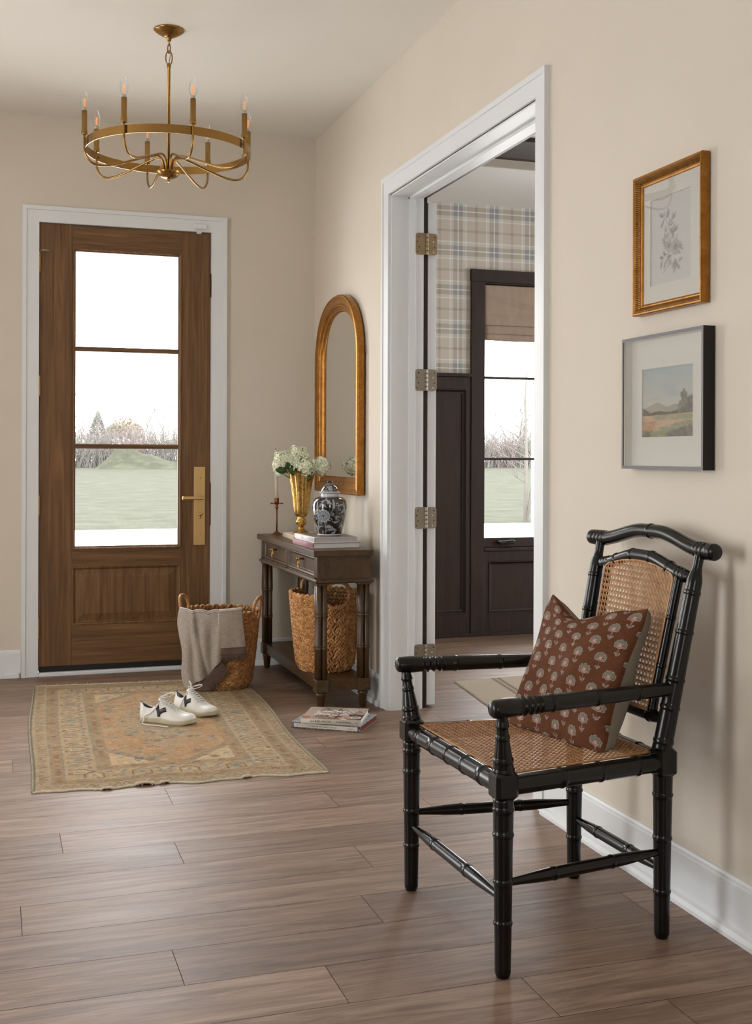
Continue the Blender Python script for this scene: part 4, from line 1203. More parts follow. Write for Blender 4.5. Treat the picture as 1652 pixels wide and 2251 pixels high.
# ---------------------------------------------------------------- two framed pictures on the right wall
def picture_gold():
    T = thing('picture_frame', 'gilt ribbed frame with a pencil drawing of wild roses, upper of two pictures', 'picture', (0, -3.71, 1.582))
    y0, y1, z0, z1 = -3.876, -3.538, 1.580, 1.969     # near, far
    rect = lambda i, x: [(x, y0 + i, z0 + i), (x, y0 + i, z1 - i), (x, y1 - i, z1 - i), (x, y1 - i, z0 + i)]
    mb = MB()
    prof = [(0, .003), (0, .026), (.002, .028), (.006, .028), (.0085, .026), (.0095, .024)]
    prof2 = [(.0095, .024), (.0105, .019), (.013, .015), (.017, .0128), (.021, .0125)]
    prof3 = [(.021, .0125), (.022, .0148), (.025, .0152), (.029, .0135), (.030, .011), (.030, .006)]
    def rs(mb, prof):
        vs_ = []
        for i, x in prof: vs_ += rect(i, -x)
        mb.add(vs_, [(a * 4 + q, a * 4 + (q + 1) % 4, (a + 1) * 4 + (q + 1) % 4, (a + 1) * 4 + q) for a in range(len(prof) - 1) for q in range(4)])
    rs(mb, prof); rs(mb, prof2); rs(mb, prof3)
    fr = mb.build('frame', 'gilt', T)
    # the ribbed cove: little rounded ribs across the hollow
    mb = MB(); mb.sm = True
    def ribs(fix, lo, hi, axis):
        n = int((hi - lo) / .0053)
        for k in range(n):
            c = lo + (k + .5) * (hi - lo) / n; pts = []
            for i, x in ((.0098, .0245), (.0115, .0190), (.0150, .0155), (.0200, .0143)):
                pts.append((-x, c, fix[0] + fix[1] * i) if axis == 'y' else (-x, fix[0] + fix[1] * i, c))
            mb.tube(pts, [.0012, .0017, .0018, .0013], 6)
    ribs((z1, -1), y0 + .012, y1 - .012, 'y'); ribs((z0, 1), y0 + .012, y1 - .012, 'y')
    ribs((y1, -1), z0 + .012, z1 - .012, 'z'); ribs((y0, 1), z0 + .012, z1 - .012, 'z')
    mb.build('ribbing', 'gilt_pale', fr)
    plain('mat_board', 'f0eee8', .9, 0, .2, .01, 4)
    plain('mat_bevel', 'efece2', .9, 0, .2, .01, 4)
    ay0, ay1, az0, az1 = -3.800, -3.602, 1.657, 1.895
    mb = MB(); i = .029
    Y0, Y1, Z0, Z1 = y0 + i, y1 - i, z0 + i, z1 - i
    mb.box(-.0095, -.0075, Y0, ay0, Z0, Z1); mb.box(-.0095, -.0075, ay1, Y1, Z0, Z1); mb.box(-.0095, -.0075, ay0, ay1, Z0, az0); mb.box(-.0095, -.0075, ay0, ay1, az1, Z1)
    mb.build('mat', 'mat_board', T)
    # drawing
    attr_mat('drawing_paper', .9, .15)
    w_, h_ = ay1 - ay0, az1 - az0
    cv = Canvas(170, 204, w_, h_, 'dfe0e1'); r = random.Random(4)
    # photo frame of the sketch: pixel box of the printed sheet 340..1430 by 0..2100 mapped onto the sheet (x from the far side)
    def P(a, b_): return ((a - 325) / 1115 * w_, h_ * (1 - (b_ + 95) / 2210))
    ink, mid = '67696a', 'a5a7a8'
    def ln(pts, wd=.0011, c=ink, al=.85): cv.line([P(*p) for p in pts], wd, c, al)
    def lf(a, b_, L, wd, ang, c=mid, al=.7):
        L, wd = L * .86, wd * .74
        x, y = P(a, b_); cv.leaf(x, y, L, wd, R(ang), c, al, ink, .0007)
        cv.line([(x, y), (x + L * .85 * math.cos(R(ang)), y + L * .85 * math.sin(R(ang)))], .0006, ink, .7)
    ln([(670, 420), (740, 510), (790, 600), (830, 700), (855, 820), (865, 960), (880, 1080)], .0014); ln([(860, 720), (850, 860)], .0008)
    ln([(770, 800), (810, 880), (835, 960), (845, 1060)], .0011)
    ln([(800, 1530), (795, 1690), (740, 1770), (675, 1830)], .0015); ln([(830, 1530), (825, 1640), (790, 1740)], .001)
    for a, b_, an in ((670, 420, 120), (640, 400, 150), (660, 410, 175), (690, 420, 85), (620, 380, 140)): lf(a, b_, .017, .0022, an, ink)
    for a, b_, an in ((700, 480, 230), (680, 520, 245), (650, 560, 225), (640, 590, 250)): lf(a, b_, .016, .003, an)
    for a, b_, an in ((800, 480, 95), (790, 470, 140), (800, 440, 50), (795, 400, 130), (800, 380, 60), (795, 350, 90)): lf(a, b_, .015, .0032, an)
    ln([(880, 700), (880, 620), (960, 520), (1010, 450)], .001)
    for a, b_, an in ((880, 690, 150), (885, 690, 30), (875, 630, 120), (900, 620, 80), (930, 560, 95), (945, 540, 40), (985, 490, 60), (965, 510, 110)): lf(a, b_, .017, .0034, an)
    cv.ell(*P(740, 745), .0052, .0085, mid, 0, .8); cv.ell(*P(738, 735), .0026, .0058, 'b8babb'); ln([(690, 765), (740, 800), (775, 770)], .001)
    ln([(900, 1050), (950, 900), (1000, 820)], .001)
    for a, b_, an in ((905, 1030, 40), (915, 960, 60), (935, 920, 120), (925, 880, 95), (950, 900, 50), (985, 870, 30), (960, 820, 75), (1000, 830, 40), (900, 900, 110)): lf(a, b_, .019, .005, an)
    for a, b_, an in ((720, 1010, 170), (730, 990, 100), (770, 1000, 70), (760, 1080, 215), (760, 1120, 235), (740, 1060, 190)): lf(a, b_, .019, .0058, an)
    ln([(1035, 1080), (1040, 1020), (1060, 960)], .0016)
    def rose(a, b_, s):
        x, y = P(a, b_)
        for k in range(5):
            an = R(20 + 72 * k); cx, cy = x + .0085 * s * math.cos(an) * .8, y + .0085 * s * math.sin(an)
            cv.ell(cx, cy, .0088 * s, .0095 * s, ink, an, .8); cv.ell(cx, cy, .0081 * s, .0088 * s, 'c4c5c6', an)
            for q in range(5):
                aa = an + (q - 2) * .22; cv.line([(x + .004 * s * math.cos(aa), y + .004 * s * math.sin(aa)), (x + .0125 * s * math.cos(aa), y + .0135 * s * math.sin(aa))], .0006, mid, .7)
        cv.ell(x, y, .0052 * s, .0060 * s, ink); cv.ell(x, y, .0034 * s, .0042 * s, 'b5b6b7'); cv.ell(x, y, .0013 * s, .0016 * s, ink)
    rose(820, 1180, 1.0); rose(1010, 1260, 1.35)
    for a, b_, an in ((1110, 1300, 60), (1120, 1300, 20), (1130, 1320, -20), (1080, 1380, -40)): lf(a, b_, .018, .004, an)
    ln([(900, 1330), (820, 1370), (740, 1390), (660, 1460), (640, 1520), (610, 1640)], .0016)
    for a, b_, an in ((740, 1400, 150), (700, 1400, 100), (660, 1440, 170), (640, 1490, 130), (640, 1540, 250), (620, 1600, 260)): lf(a, b_, .016, .0042, an, ink)
    for a, b_, an in ((900, 1440, 200), (880, 1470, 170), (850, 1430, 220)): lf(a, b_, .022, .006, an)
    for a, b_, an in ((780, 1520, 225), (740, 1560, 240), (720, 1600, 255), (850, 1530, 268), (880, 1540, 275)): lf(a, b_, .020, .0034, an)
    for a, b_, an in ((1000, 1560, 255), (1010, 1560, 285), (960, 1620, 250), (1000, 1640, 275), (1040, 1660, 300), (990, 1720, 262), (1050, 1720, 320), (1090, 1640, 20)): lf(a, b_, .024, .0065, an)
    mb = MB()
    mb.grid(lambda a, b_: (-.0065, ay1 - w_ * a / 169, az0 + h_ * b_ / 203), 170, 204, cols=cv.sheet())
    mb.build('drawing', 'drawing_paper', T)
    bx('glass', 'picture_glass', T, -.0115, -.0100, Y0, Y1, Z0, Z1)
    bx('backing', 'rubber_black', T, -.006, -.001, y0 + .004, y1 - .004, z0 + .004, z1 - .004)
picture_gold()
def picture_black():
    plain('black_frame', '1a1716', .45, 0, .35)
    plain('frame_face', '454448', .35, 0, .5, .03)
    T = thing('picture_frame', 'black box frame with a small landscape painting, lower of two pictures', 'picture', (0, -3.7, 1.149))
    y0, y1, z0, z1 = -3.899, -3.496, 1.149, 1.518
    rect = lambda i, x: [(x, y0 + i, z0 + i), (x, y0 + i, z1 - i), (x, y1 - i, z1 - i), (x, y1 - i, z0 + i)]
    mb = MB(); prof = [(0, .002), (0, .036), (.0085, .036), (.0085, .0335)]
    vs_ = []
    for i, x in prof: vs_ += rect(i, -x)
    mb.add(vs_, [(a * 4 + q, a * 4 + (q + 1) % 4, (a + 1) * 4 + (q + 1) % 4, (a + 1) * 4 + q) for a in range(3) for q in range(4)])
    fr = mb.build('frame', ['black_frame', 'frame_face'], T)
    for p in fr.data.polygons:
        if abs(p.normal.x) > .9: p.material_index = 1
    plain('box_liner', 'f0f0ea', .85, 0, .2, .01)
    i = .0085; mb = MB(); vs_ = []
    for ii, x in ((i, .0335), (i + .001, .006)): vs_ += rect(ii, -x)
    mb.add(vs_, [(q, (q + 1) % 4, 4 + (q + 1) % 4, 4 + q) for q in range(4)]); mb.build('liner', 'box_liner', T)
    ay0, ay1, az0, az1 = -3.811, -3.559, 1.238, 1.4285
    mb = MB(); Y0, Y1, Z0, Z1 = y0 + i, y1 - i, z0 + i, z1 - i
    mb.box(-.0085, -.006, Y0, ay0, Z0, Z1); mb.box(-.0085, -.006, ay1, Y1, Z0, Z1); mb.box(-.0085, -.006, ay0, ay1, Z0, az0); mb.box(-.0085, -.006, ay0, ay1, az1, Z1)
    mb.build('mat', 'box_liner', T)
    attr_mat('painting', .7, .3)
    w_, h_ = ay1 - ay0, az1 - az0
    cv = Canvas(200, 160, w_, h_, 'c9d0cf'); r = np.random.default_rng(8); q = random.Random(8)
    t = (cv.Y / h_)[..., None]; sx = (cv.X / w_)[..., None]
    sky0, sky1, sky2 = [np.array(lin(c), np.float32) for c in ('a9c0c9', 'c3ccc8', 'd4d3cb')]
    cv.a = np.where(t > .75, sky1 + (sky0 - sky1) * np.clip((t - .75) / .22, 0, 1), sky2 + (sky1 - sky2) * np.clip((t - .4) / .35, 0, 1)).astype(np.float32)
    for k in range(14): cv.ell(q.uniform(0, w_), q.uniform(.55, 1) * h_, q.uniform(.02, .06), q.uniform(.004, .012), q.choice(['b6c6cb', 'cfd0c4', 'cdd3d2', 'a4bcc8']), 0, .35)
    X = lambda a, b_: ((a - 375) / 595 * w_, h_ * (1 - (b_ - 615) / 818))
    pg = lambda pts, c, al=1: cv.poly([X(*p) for p in pts], c, al)
    pg([(375, 1100), (430, 1075), (500, 1045), (555, 1025), (600, 1045), (660, 1080), (700, 1075), (750, 1050), (800, 1060), (800, 1160), (375, 1160)], 'a9a797')
    pg([(375, 1100), (450, 1080), (560, 1040), (640, 1110), (640, 1160), (375, 1160)], 'b5b1a1', .6)
    def bushes(x0, x1, top, bot, cols, n, s):
        for k in range(n):
            a = q.uniform(x0, x1); f = (a - x0) / (x1 - x0); tp = top(f); b_ = q.uniform(tp, bot)
            x, y = X(a, b_); cv.ell(x, y, s * q.uniform(.5, 1.2), s * q.uniform(.5, 1.1), q.choice(cols), q.uniform(0, 3), .75)
    pg([(375, 1170), (375, 1085), (420, 1110), (460, 1155), (520, 1135), (580, 1125), (640, 1140), (720, 1140), (800, 1120), (870, 1090), (975, 1060), (975, 1190), (375, 1190)], '4c4b50')
    bushes(375, 470, lambda f: 1090 + 60 * f, 1160, ['585a5a', '6f7d74', '4a4a50'], 40, .004)
    bushes(800, 975, lambda f: 1050 - 40 * math.sin(f * 6), 1150, ['5d665f', '7d8a80', '515455', '6a756c'], 120, .006)
    bushes(830, 890, lambda f: 905 + 90 * abs(f - .5), 1100, ['6f7b72', '838f84', '5b645e'], 110, .0055)
    bushes(900, 975, lambda f: 990 - 40 * f, 1120, ['565d5a', '6d776f', '4b5052'], 80, .005)
    pg([(375, 1180), (975, 1160), (975, 1440), (375, 1440)], 'd3b79c')
    for k in range(60): 
        x, y = X(q.uniform(375, 975), q.uniform(1180, 1340)); cv.ell(x, y, q.uniform(.01, .035), .0022, q.choice(['dcc3a8', 'c9a686', 'd9b694', 'c59676']), 0, .5)
    for k in range(40):
        x, y = X(q.uniform(375, 520), q.uniform(1250, 1350)); cv.ell(x, y, q.uniform(.008, .02), .002, q.choice(['c08560', 'b87a58', 'cf9f7d']), 0, .6)
    for k in range(80):
        x, y = X(q.uniform(520, 975), q.uniform(1175, 1225)); cv.ell(x, y, q.uniform(.006, .02), .0022, q.choice(['9aa182', '8c9a78', 'a9ab8c']), 0, .55)
    for k in range(220):
        f = q.random(); a = lerp(590, 975, f); b_ = q.uniform(1330 - 90 * f, 1430); x, y = X(a, b_); cv.ell(x, y, .008, .004, q.choice(['8f9c7c', '7f8c70', 'a3a98a', '9aa688']), 0, .6)
    for k in range(200):
        f = q.random(); a = lerp(640, 975, f); b_ = q.uniform(1400 - 110 * f, 1440); x, y = X(a, b_); cv.ell(x, y, .006, .005, q.choice(['5c6064', '6d7376', '747f72', '53565c']), 0, .7)
    for k in range(70):
        x, y = X(q.uniform(375, 500), q.uniform(1370, 1440)); cv.ell(x, y, .005, .006, q.choice(['4d4e52', '62685f', '7d876b']), 0, .7)
    for k in range(60):
        x, y = X(q.uniform(480, 660), q.uniform(1370, 1440)); cv.ell(x, y, .008, .004, q.choice(['8c9770', '9aa27c']), 0, .6)
    cv.noise(.03, 5)
    mb = MB(); mb.grid(lambda a, b_: (-.0055, ay1 - w_ * a / 199, az0 + h_ * b_ / 159), 200, 160, cols=cv.sheet()); mb.build('painting', 'painting', T)
    bx('glass', 'picture_glass', T, -.0333, -.0318, Y0, Y1, Z0, Z1)
    bx('backing', 'rubber_black', T, -.0050, -.001, y0 + .002, y1 - .002, z0 + .002, z1 - .002)
picture_black()

# ---------------------------------------------------------------- things on the console
plain('copper', '8a5430', .38, .9, .5, .12, 20)
plain('candle_wax', 'dcd3c2', .55, 0, .4, .02)
M['candle_wax'].node_tree.nodes['Principled BSDF'].inputs['Subsurface Weight'].default_value = .15
def candlestick(x, y, z, hz, label_s, label_c, tip, tilt=0):
    T = thing('candlestick', label_s, 'candlestick', (x, y, z))
    mb = MB(); mb.sm = True
    mb.lathe([(.034, z), (.034, z + .0015), (.026, z + .006), (.012, z + .014), (.005, z + .020), (.0045, z + .024)], 6, x, y); mb.build('base', 'copper', T)
    mb = MB(); mb.sm = True; mb.tube([(x, y, z + .02), (x + .001, y, z + hz - .03)], [.0045, .0035], 10)
    mb.lathe([(.004, z + hz - .032), (.0055, z + hz - .028), (.0095, z + hz - .022), (.0095, z + hz - .018), (.005, z + hz - .012), (.006, z + hz - .009), (.014, z + hz - .002)], 16, x, y); mb.build('stem', 'copper', T)
    mb = MB(); mb.sm = True
    def petal(i, j):
        a = 2 * PI * i / 40; f = j / 6; rr = .008 + .029 * f * (.78 + .22 * abs(math.cos(2.5 * a)))
        return (x + rr * math.cos(a), y + rr * math.sin(a), z + hz - .002 + .008 * f - .007 * f ** 3 + .003 * math.cos(5 * a) * f)
    mb.grid(petal, 40, 7, cu=True); mb.build('drip_pan', 'copper', T, solid=.0012)
    mb = MB(); mb.sm = True; mb.lathe([(.010, z + hz), (.0125, z + hz + .004), (.0125, z + hz + .030), (.0110, z + hz + .031), (.0108, z + hz + .012)], 18, x, y); mb.build('cup', 'copper', T)
    if label_c is None: return
    c0 = z + hz + .012
    K = thing('taper_candle', label_c, 'candle', (x, y, c0))
    mb = MB(); mb.sm = True; L = tip - c0
    mb.tube([(x + tilt * t, y, c0 + L * t) for t in (0, .3, .6, .9, .985, 1)], [.0105, .0095, .0080, .0058, .0040, .0015], 16); mb.build('wax', 'candle_wax', K)
    mb = MB(); mb.tube([(x + tilt, y, tip - .004), (x + tilt + .001, y, tip + .010)], .0011, 6); mb.build('wick', 'rubber_black', K)
candlestick(-.254, -.145, .743, .172, 'copper candlestick standing free at the far end of the console', 'tall ivory taper candle at the far end of the console', 1.212, -.009)
candlestick(-.1075, -.170, .743, .150, 'copper candlestick half hidden behind the gold vase', None, 1.150, .004)
# rough stone-like book under the vase
mtb, ntb, bb = new_mat('raw_edge_paper'); setp(bb, .95, 0, .1)
n_ = add_noise(ntb, 1.0, 4, stretch=(8, 420, 60)); r_ = ramp(ntb, n_.outputs['Fac'], [(.3, lin('a48a70')), (.55, lin('cbb49a')), (.75, lin('dac8b2'))]); ntb.links.new(r_.outputs[0], bb.inputs['Base Color']); add_bump(ntb, bb, n_.outputs['Fac'], .6, .003); M['raw_edge_paper'] = mtb
plain('page_block', 'b9b6b2', .9, 0, .1, .10, 1, .5, 1, (2, 2, 900))
plain('page_block_light', 'd8d5d0', .9, 0, .1, .06, 1, .5, 1, (2, 2, 900))
T = thing('book', 'small cream book with rough fore edge under the gold vase', 'book', (-.19, -.49, .743), R(-3))
def lbox(name, mt, p, *a, ch=.0):
    mb = MB()
    if ch: mb.rbox(*a, ch)
    else: mb.box(*a)
    return mb.build(name, mt, p, local=True)
lbox('page_block', 'raw_edge_paper', T, -.083, .075, -.158, .160, .0015, .0235, ch=.004)
lbox('cover', 'page_block_light', T, -.078, .078, -.155, .160, .0235, .0250); lbox('cover', 'page_block_light', T, -.078, .078, -.155, .160, 0, .0015)
# gold mercury-glass vase
def vase():
    mt, nt, b = new_mat('mercury_gold'); setp(b, .26, .92, .5)
    n = add_noise(nt, 170, 5, rough=.7); n2 = add_noise(nt, 42, 5, rough=.75, dist=1.5)
    r = ramp(nt, n2.outputs['Fac'], [(.34, lin('674514')), (.44, lin('b58b42')), (.62, lin('d4b274'))])
    nt.links.new(r.outputs[0], b.inputs['Base Color']); add_bump(nt, b, n.outputs['Fac'], .3, .0012); M['mercury_gold'] = mt
    x, y, z = -.204, -.492, .768
    T = thing('vase', 'fluted gold trumpet vase full of white hydrangeas', 'vase', (x, y, z))
    k = 1 / 4502.0; Zs = lambda v: z + (2200 - v) * k
    body = [(700, .0795), (715, .0760), (760, .0700), (820, .0650), (900, .0605), (1000, .0560), (1100, .0522), (1300, .0463), (1500, .0417), (1640, .0375), (1720, .0345), (1765, .030), (1790, .022)]
    mb = MB(); mb.sm = True
    def lobes(a, j):
        f = 1 if j < 11 else .4
        return 1 + f * (.11 * abs(math.cos(4.5 * a)) ** .6 - .06)
    pr = [(r_, Zs(v)) for v, r_ in reversed(body)]
    mb.lathe([(r_, z_) for r_, z_ in pr], 108, x, y, mod=lambda a, j: lobes(a, len(pr) - 1 - j), cap=False)
    pi_ = [(r_ - .003, z_) for r_, z_ in reversed(pr[2:])]
    mb.lathe([(pr[-1][0], pr[-1][1])] + pi_, 108, x, y, mod=lambda a, j: lobes(a, j), cap=False)
    mb.build('trumpet', 'mercury_gold', T)
    mb = MB(); mb.sm = True
    mb.lathe([(r_, Zs(v)) for v, r_ in ((2030, .0142), (2005, .0165), (1975, .024), (1945, .0290), (1915, .0310), (1890, .0308), (1868, .0265), (1850, .0250), (1835, .0215), (1815, .0205), (1785, .0225))], 40, x, y); mb.build('knop', 'mercury_gold', T)
    mb = MB(); mb.sm = True
    mb.lathe([(r_, Zs(v)) for v, r_ in ((2200, .048), (2192, .0485), (2175, .043), (2140, .0330), (2105, .0225), (2085, .0165), (2065, .0145), (2025, .0140))], 96, x, y, mod=lambda a, j: 1 + (.03 * math.cos(30 * a) if 1 < j < 5 else 0)); mb.build('foot', 'mercury_gold', T)
    return x, y
vx, vy = vase()
plain('leaf_green', '2f4a1d', .45, 0, .5, .15, 20)
plain('stem_green', '55702f', .6)
def hydrangeas():
    attr_mat('hydrangea_petal', .75, .25)
    M['hydrangea_petal'].node_tree.nodes['Principled BSDF'].inputs['Subsurface Weight'].default_value = .12
    cr, cu = Vector((.950, -.312, 0)), Vector((0, 0, 1)); cf = Vector((.312, .950, 0))
    k = 1 / 4502.0
    heads = [(345, 460, .049, -.012, 'broad white hydrangea head left of centre in the gold vase'),
             (225, 590, .036, .012, 'white hydrangea head drooping at the far left of the gold vase'),
             (262, 735, .020, -.016, 'small white hydrangea head hanging lowest at the left of the vase'),
             (690, 330, .048, .014, 'topmost white hydrangea head in the gold vase'),
             (610, 520, .036, -.022, 'greenish white hydrangea head in the middle of the bunch'),
             (850, 630, .046, -.040, 'white hydrangea head leaning over the front rim of the vase'),
             (1195, 590, .050, .006, 'white hydrangea head at the right, in front of the mirror frame')]
    for (a, b_, r_, dep, lab) in heads:
        c = Vector((vx, vy, .768)) + cr * ((a - 755) * k) + cu * ((2200 - b_) * k) + cf * dep
        r_ *= 1.1
        T = thing('hydrangea', lab, 'flower', tuple(c), 0, 'hydrangeas in the gold vase')
        rg = random.Random(int(a)); mb = MB(); n = int(46 + 1500 * r_)
        for q in range(n):
            zz = 1 - 2 * (q + .5) / n; ph = q * 2.39996; rr = math.sqrt(1 - zz * zz)
            d = Vector((rr * math.cos(ph), rr * math.sin(ph), zz * .86))
            lump = 1 + .13 * math.sin(3.3 * d.x * 2 + a) + .11 * math.sin(4.1 * d.z * 2 + d.y * 3 + b_)
            p = c + d * r_ * rg.uniform(.80, 1.08) * lump; d.normalize()
            t1 = d.orthogonal().normalized(); t1 = Matrix.Rotation(rg.uniform(0, 6.3), 3, d) @ t1; t2 = d.cross(t1)
            s = rg.uniform(.0085, .0145); g = rg.random()
            base = np.array(lin('fffef6')) * (1 - .4 * g) + np.array(lin('f3f2d0')) * .4 * g
            for w4 in range(4):
                ca, sa = math.cos(w4 * PI / 2), math.sin(w4 * PI / 2); u = t1 * ca + t2 * sa; v = t2 * ca - t1 * sa
                pts = [p, p + u * s * .45 + v * s * .42 + d * .002, p + u * s + v * s * .28 - d * .001 * rg.random(), p + u * s * 1.08 - d * .002, p + u * s - v * s * .28 + d * .001, p + u * s * .45 - v * s * .42 + d * .002]
                cc = tuple(base * .86) if w4 % 2 else tuple(base)
                mb.add(pts, [(0, 1, 2, 3), (0, 3, 4, 5)], [tuple(np.array(lin('d9dfa4')))] + [cc] * 5)
            mb.add([p + d * .001 + t1 * .0012, p + d * .001 + t2 * .0012, p + d * .001 - t1 * .0012, p + d * .001 - t2 * .0012], [(0, 1, 2, 3)], [lin('b4bd72')] * 4)
        mb.cur = lin('dfe0b4'); mb.sm = True; mb.sphere(c, r_ * .66, 12, 8)
        mb.build('florets', 'hydrangea_petal', T)
        mb = MB(); mb.sm = True; base_p = Vector((vx + rg.uniform(-.01, .01), vy + rg.uniform(-.01, .01), .98))
        mb.tube([c, c * .5 + base_p * .5 + Vector((0, 0, .02)), base_p, Vector((vx, vy, .88))], .003, 6); mb.build('stem', 'stem_green', T)
        if a in (345, 610, 850, 690):
            for (la, lb, ang, L) in {345: ((420, 690, 170, .062),), 610: ((500, 650, 100, .05),), 850: ((870, 850, -30, .036), (700, 720, 200, .050)), 690: ((640, 690, 150, .045),)}[int(a)]:
                lp = Vector((vx, vy, .768)) + cr * ((la - 755) * k) + cu * ((2200 - lb) * k) - cf * .055
                u = (cr * math.cos(R(ang)) + cu * math.sin(R(ang)) * .35 - cf * .35).normalized(); v = u.cross(-cf).normalized()
                mb = MB(); mb.sm = True
                def lf(i, j): 
                    s_, t_ = i / 12, (j - 3) / 3; w_ = .021 * math.sin(PI * min(1, s_ * .97 + .03)) ** .75 * (1 - .3 * s_)
                    return lp + u * (L * s_) + v * (w_ * t_) + cf * (.008 * t_ * t_ + .01 * s_ * s_)
                mb.grid(lf, 13, 7); mb.build('leaf', 'leaf_green', T, solid=.0008)
hydrangeas()
# ginger jar
def ginger_jar():
    attr_mat('jar_glaze', .12, .55, coat=.6)
    plain('jar_white', 'c9ccd0', .14, 0, .5)
    x, y, z = -.178, -.945, .794
    T = thing('ginger_jar', 'dark brown lidded ginger jar with pale flowers standing on the stacked books', 'jar', (x, y, z))
    k = 1 / 2335.0; Zs = lambda v: z + .003 + (1172 - v) * k
    pr = [(.058, Zs(1172)), (.061, Zs(1160)), (.0635, Zs(1130)), (.0672, Zs(1100)), (.0722, Zs(1050)), (.0772, Zs(1000)), (.0818, Zs(950)), (.0848, Zs(900)), (.0857, Zs(860)), (.0848, Zs(825)), (.0812, Zs(795)), (.0745, Zs(770)), (.064, Zs(753)), (.052, Zs(745)), (.045, Zs(743))]
    # resample
    P_ = []
    for t in np.linspace(0, len(pr) - 1, 120):
        i = min(len(pr) - 2, int(t)); f = t - i; P_.append((lerp(pr[i][0], pr[i + 1][0], f), lerp(pr[i][1], pr[i + 1][1], f)))
    circ, hh = 2 * PI * .078, Zs(743) - z
    cv = Canvas(420, 220, circ, hh, '221511')
    pal, dk = 'a9b2b8', '56606a'
    rg = random.Random(6)
    def spiral(cx, cy, r0, a0, turns, sg, wd=.0022):
        pts = []
        for q in range(26):
            f = q / 25; a = a0 + sg * turns * 2 * PI * f; rr = r0 * (1 - .85 * f); pts.append((cx + rr * math.cos(a), cy + rr * math.sin(a)))
        cv.line(pts, wd, pal); cv.ell(pts[-1][0], pts[-1][1], .0028, .0028, pal)
    def daisy(cx, cy, r0):
        for q in range(18):
            a = q * 2 * PI / 18; cv.ell(cx + r0 * math.cos(a), cy + r0 * math.sin(a), r0 * .21, r0 * .17, pal, a)
        cv.ell(cx, cy, r0 * .95, r0 * .95, dk); 
        for ring, n in ((.78, 16), (.55, 12), (.32, 7)):
            for q in range(n):
                a = q * 2 * PI / n + ring * 5; cv.ell(cx + r0 * ring * math.cos(a), cy + r0 * ring * math.sin(a), r0 * .11, r0 * .08, pal, a)
        cv.ell(cx, cy, r0 * .14, r0 * .14, '2a1c16')
    def frond(cx, cy, L, a0, bend):
        pts = []
        for q in range(12):
            f = q / 11; a = a0 + bend * f; pts.append((cx, cy)); cx += L / 11 * math.cos(a); cy += L / 11 * math.sin(a)
            if q > 1:
                for sg in (-1, 1): cv.leaf(cx, cy, L * .22 * (1 - .45 * f), L * .05, a + sg * .8, pal if q % 3 else '7d868d', 1.0, '2b1d18', .0007); 
        cv.line(pts, .0018, pal)
    # front of the jar faces the camera: angle of the camera direction
    fa = math.atan2(-6.4506 - y, -1.7472 - x) % (2 * PI); fx_ = fa / (2 * PI) * circ
    s = 1.0
    for rep in (0, circ / 3, 2 * circ / 3):
        o = fx_ + rep
        def W(v): return (o + v) % circ
        for (dx, dy, kind) in ((-.030, .095, 'd'),):
            daisy(W(dx), dy, .0270)
        for (dx, dy, L, a, bnd) in ((.010, .120, .05, 1.0, .9), (.045, .105, .048, .3, 1.0), (.055, .060, .045, -.9, 1.0), (-.02, .020, .055, .5, -.8), (.03, .030, .05, 2.6, .6), (-.055, .135, .04, .6, .8), (.02, .150, .05, 2.8, -.7), (.06, .145, .04, -.4, -.9), (-.065, .05, .04, 1.2, .7), (.075, .02, .035, 1.4, .6), (.085, .12, .04, 2.2, -.8), (-.085, .09, .04, 1.0, -.9), (.02, .095, .03, -.6, 1.2), (-.05, .165, .035, 0, .6), (.09, .06, .035, .4, .9), (-.08, .02, .04, .8, .8), (.0, .005, .04, .2, .5), (-.055, .075, .035, 1.9, -.9), (.012, .070, .04, -.5, 1.1), (.035, .135, .035, .9, -1.0), (-.012, .135, .035, 2.2, .9), (.068, .115, .04, -.2, .9), (.05, .035, .035, .5, 1.0), (-.035, .045, .03, 3.0, .8)):
            frond(W(dx), dy, L, a, bnd)
        for (dx, dy, r0, a, sg) in ((.0, .075, .012, 0, 1), (.035, .082, .013, 2, -1), (-.045, .060, .010, 1, 1), (.065, .095, .012, 3, 1), (.0, .045, .010, 4, -1), (-.005, .160, .011, 1, 1), (.050, .128, .010, 2, 1), (-.06, .105, .009, 5, -1), (.03, .012, .009, 3, 1), (-.045, .015, .010, 2, -1), (.015, .105, .011, 2, 1), (-.058, .125, .010, 0, -1), (.075, .045, .010, 1, 1), (.035, .155, .010, 4, 1), (.085, .08, .011, 3, -1)):
            spiral(W(dx), dy, r0, a, .9, sg)
        cv.line([(W(-.026), .070), (W(-.020), .045), (W(-.024), .012)], .0022, pal); cv.line([(W(-.018), .070), (W(-.012), .048), (W(-.016), .02)], .0018, pal)
    seg = 360; cols = []
    for r_, zz in P_:
        for i in range(seg): cols.append(cv.at(i / seg, (zz - z) / hh))
    mb = MB(); mb.sm = True; mb.lathe(P_, seg, x, y, cols=cols); mb.build('body', 'jar_glaze', T)
    mb = MB(); mb.sm = True; mb.lathe([(.059, z), (.061, z + .001), (.061, z + .004), (.058, z + .006)], 48, x, y); mb.build('foot_ring', 'jar_white', T)
    mb = MB(); mb.sm = True; mb.lathe([(.044, Zs(747)), (.0440, Zs(735)), (.0425, Zs(715)), (.0432, Zs(702))], 48, x, y); mb.build('neck', 'jar_white', T)
    ld = [(.052, Zs(697)), (.0525, Zs(692)), (.051, Zs(686)), (.045, Zs(683))]
    mb = MB(); mb.sm = True; mb.lathe([(.040, Zs(701))] + ld, 48, x, y); lid = mb.build('lid_flange', 'jar_white', T)
    dome = [(.0435, Zs(683)), (.0428, Zs(672)), (.0395, Zs(652)), (.034, Zs(632)), (.026, Zs(614)), (.018, Zs(604)), (.0135, Zs(600))]
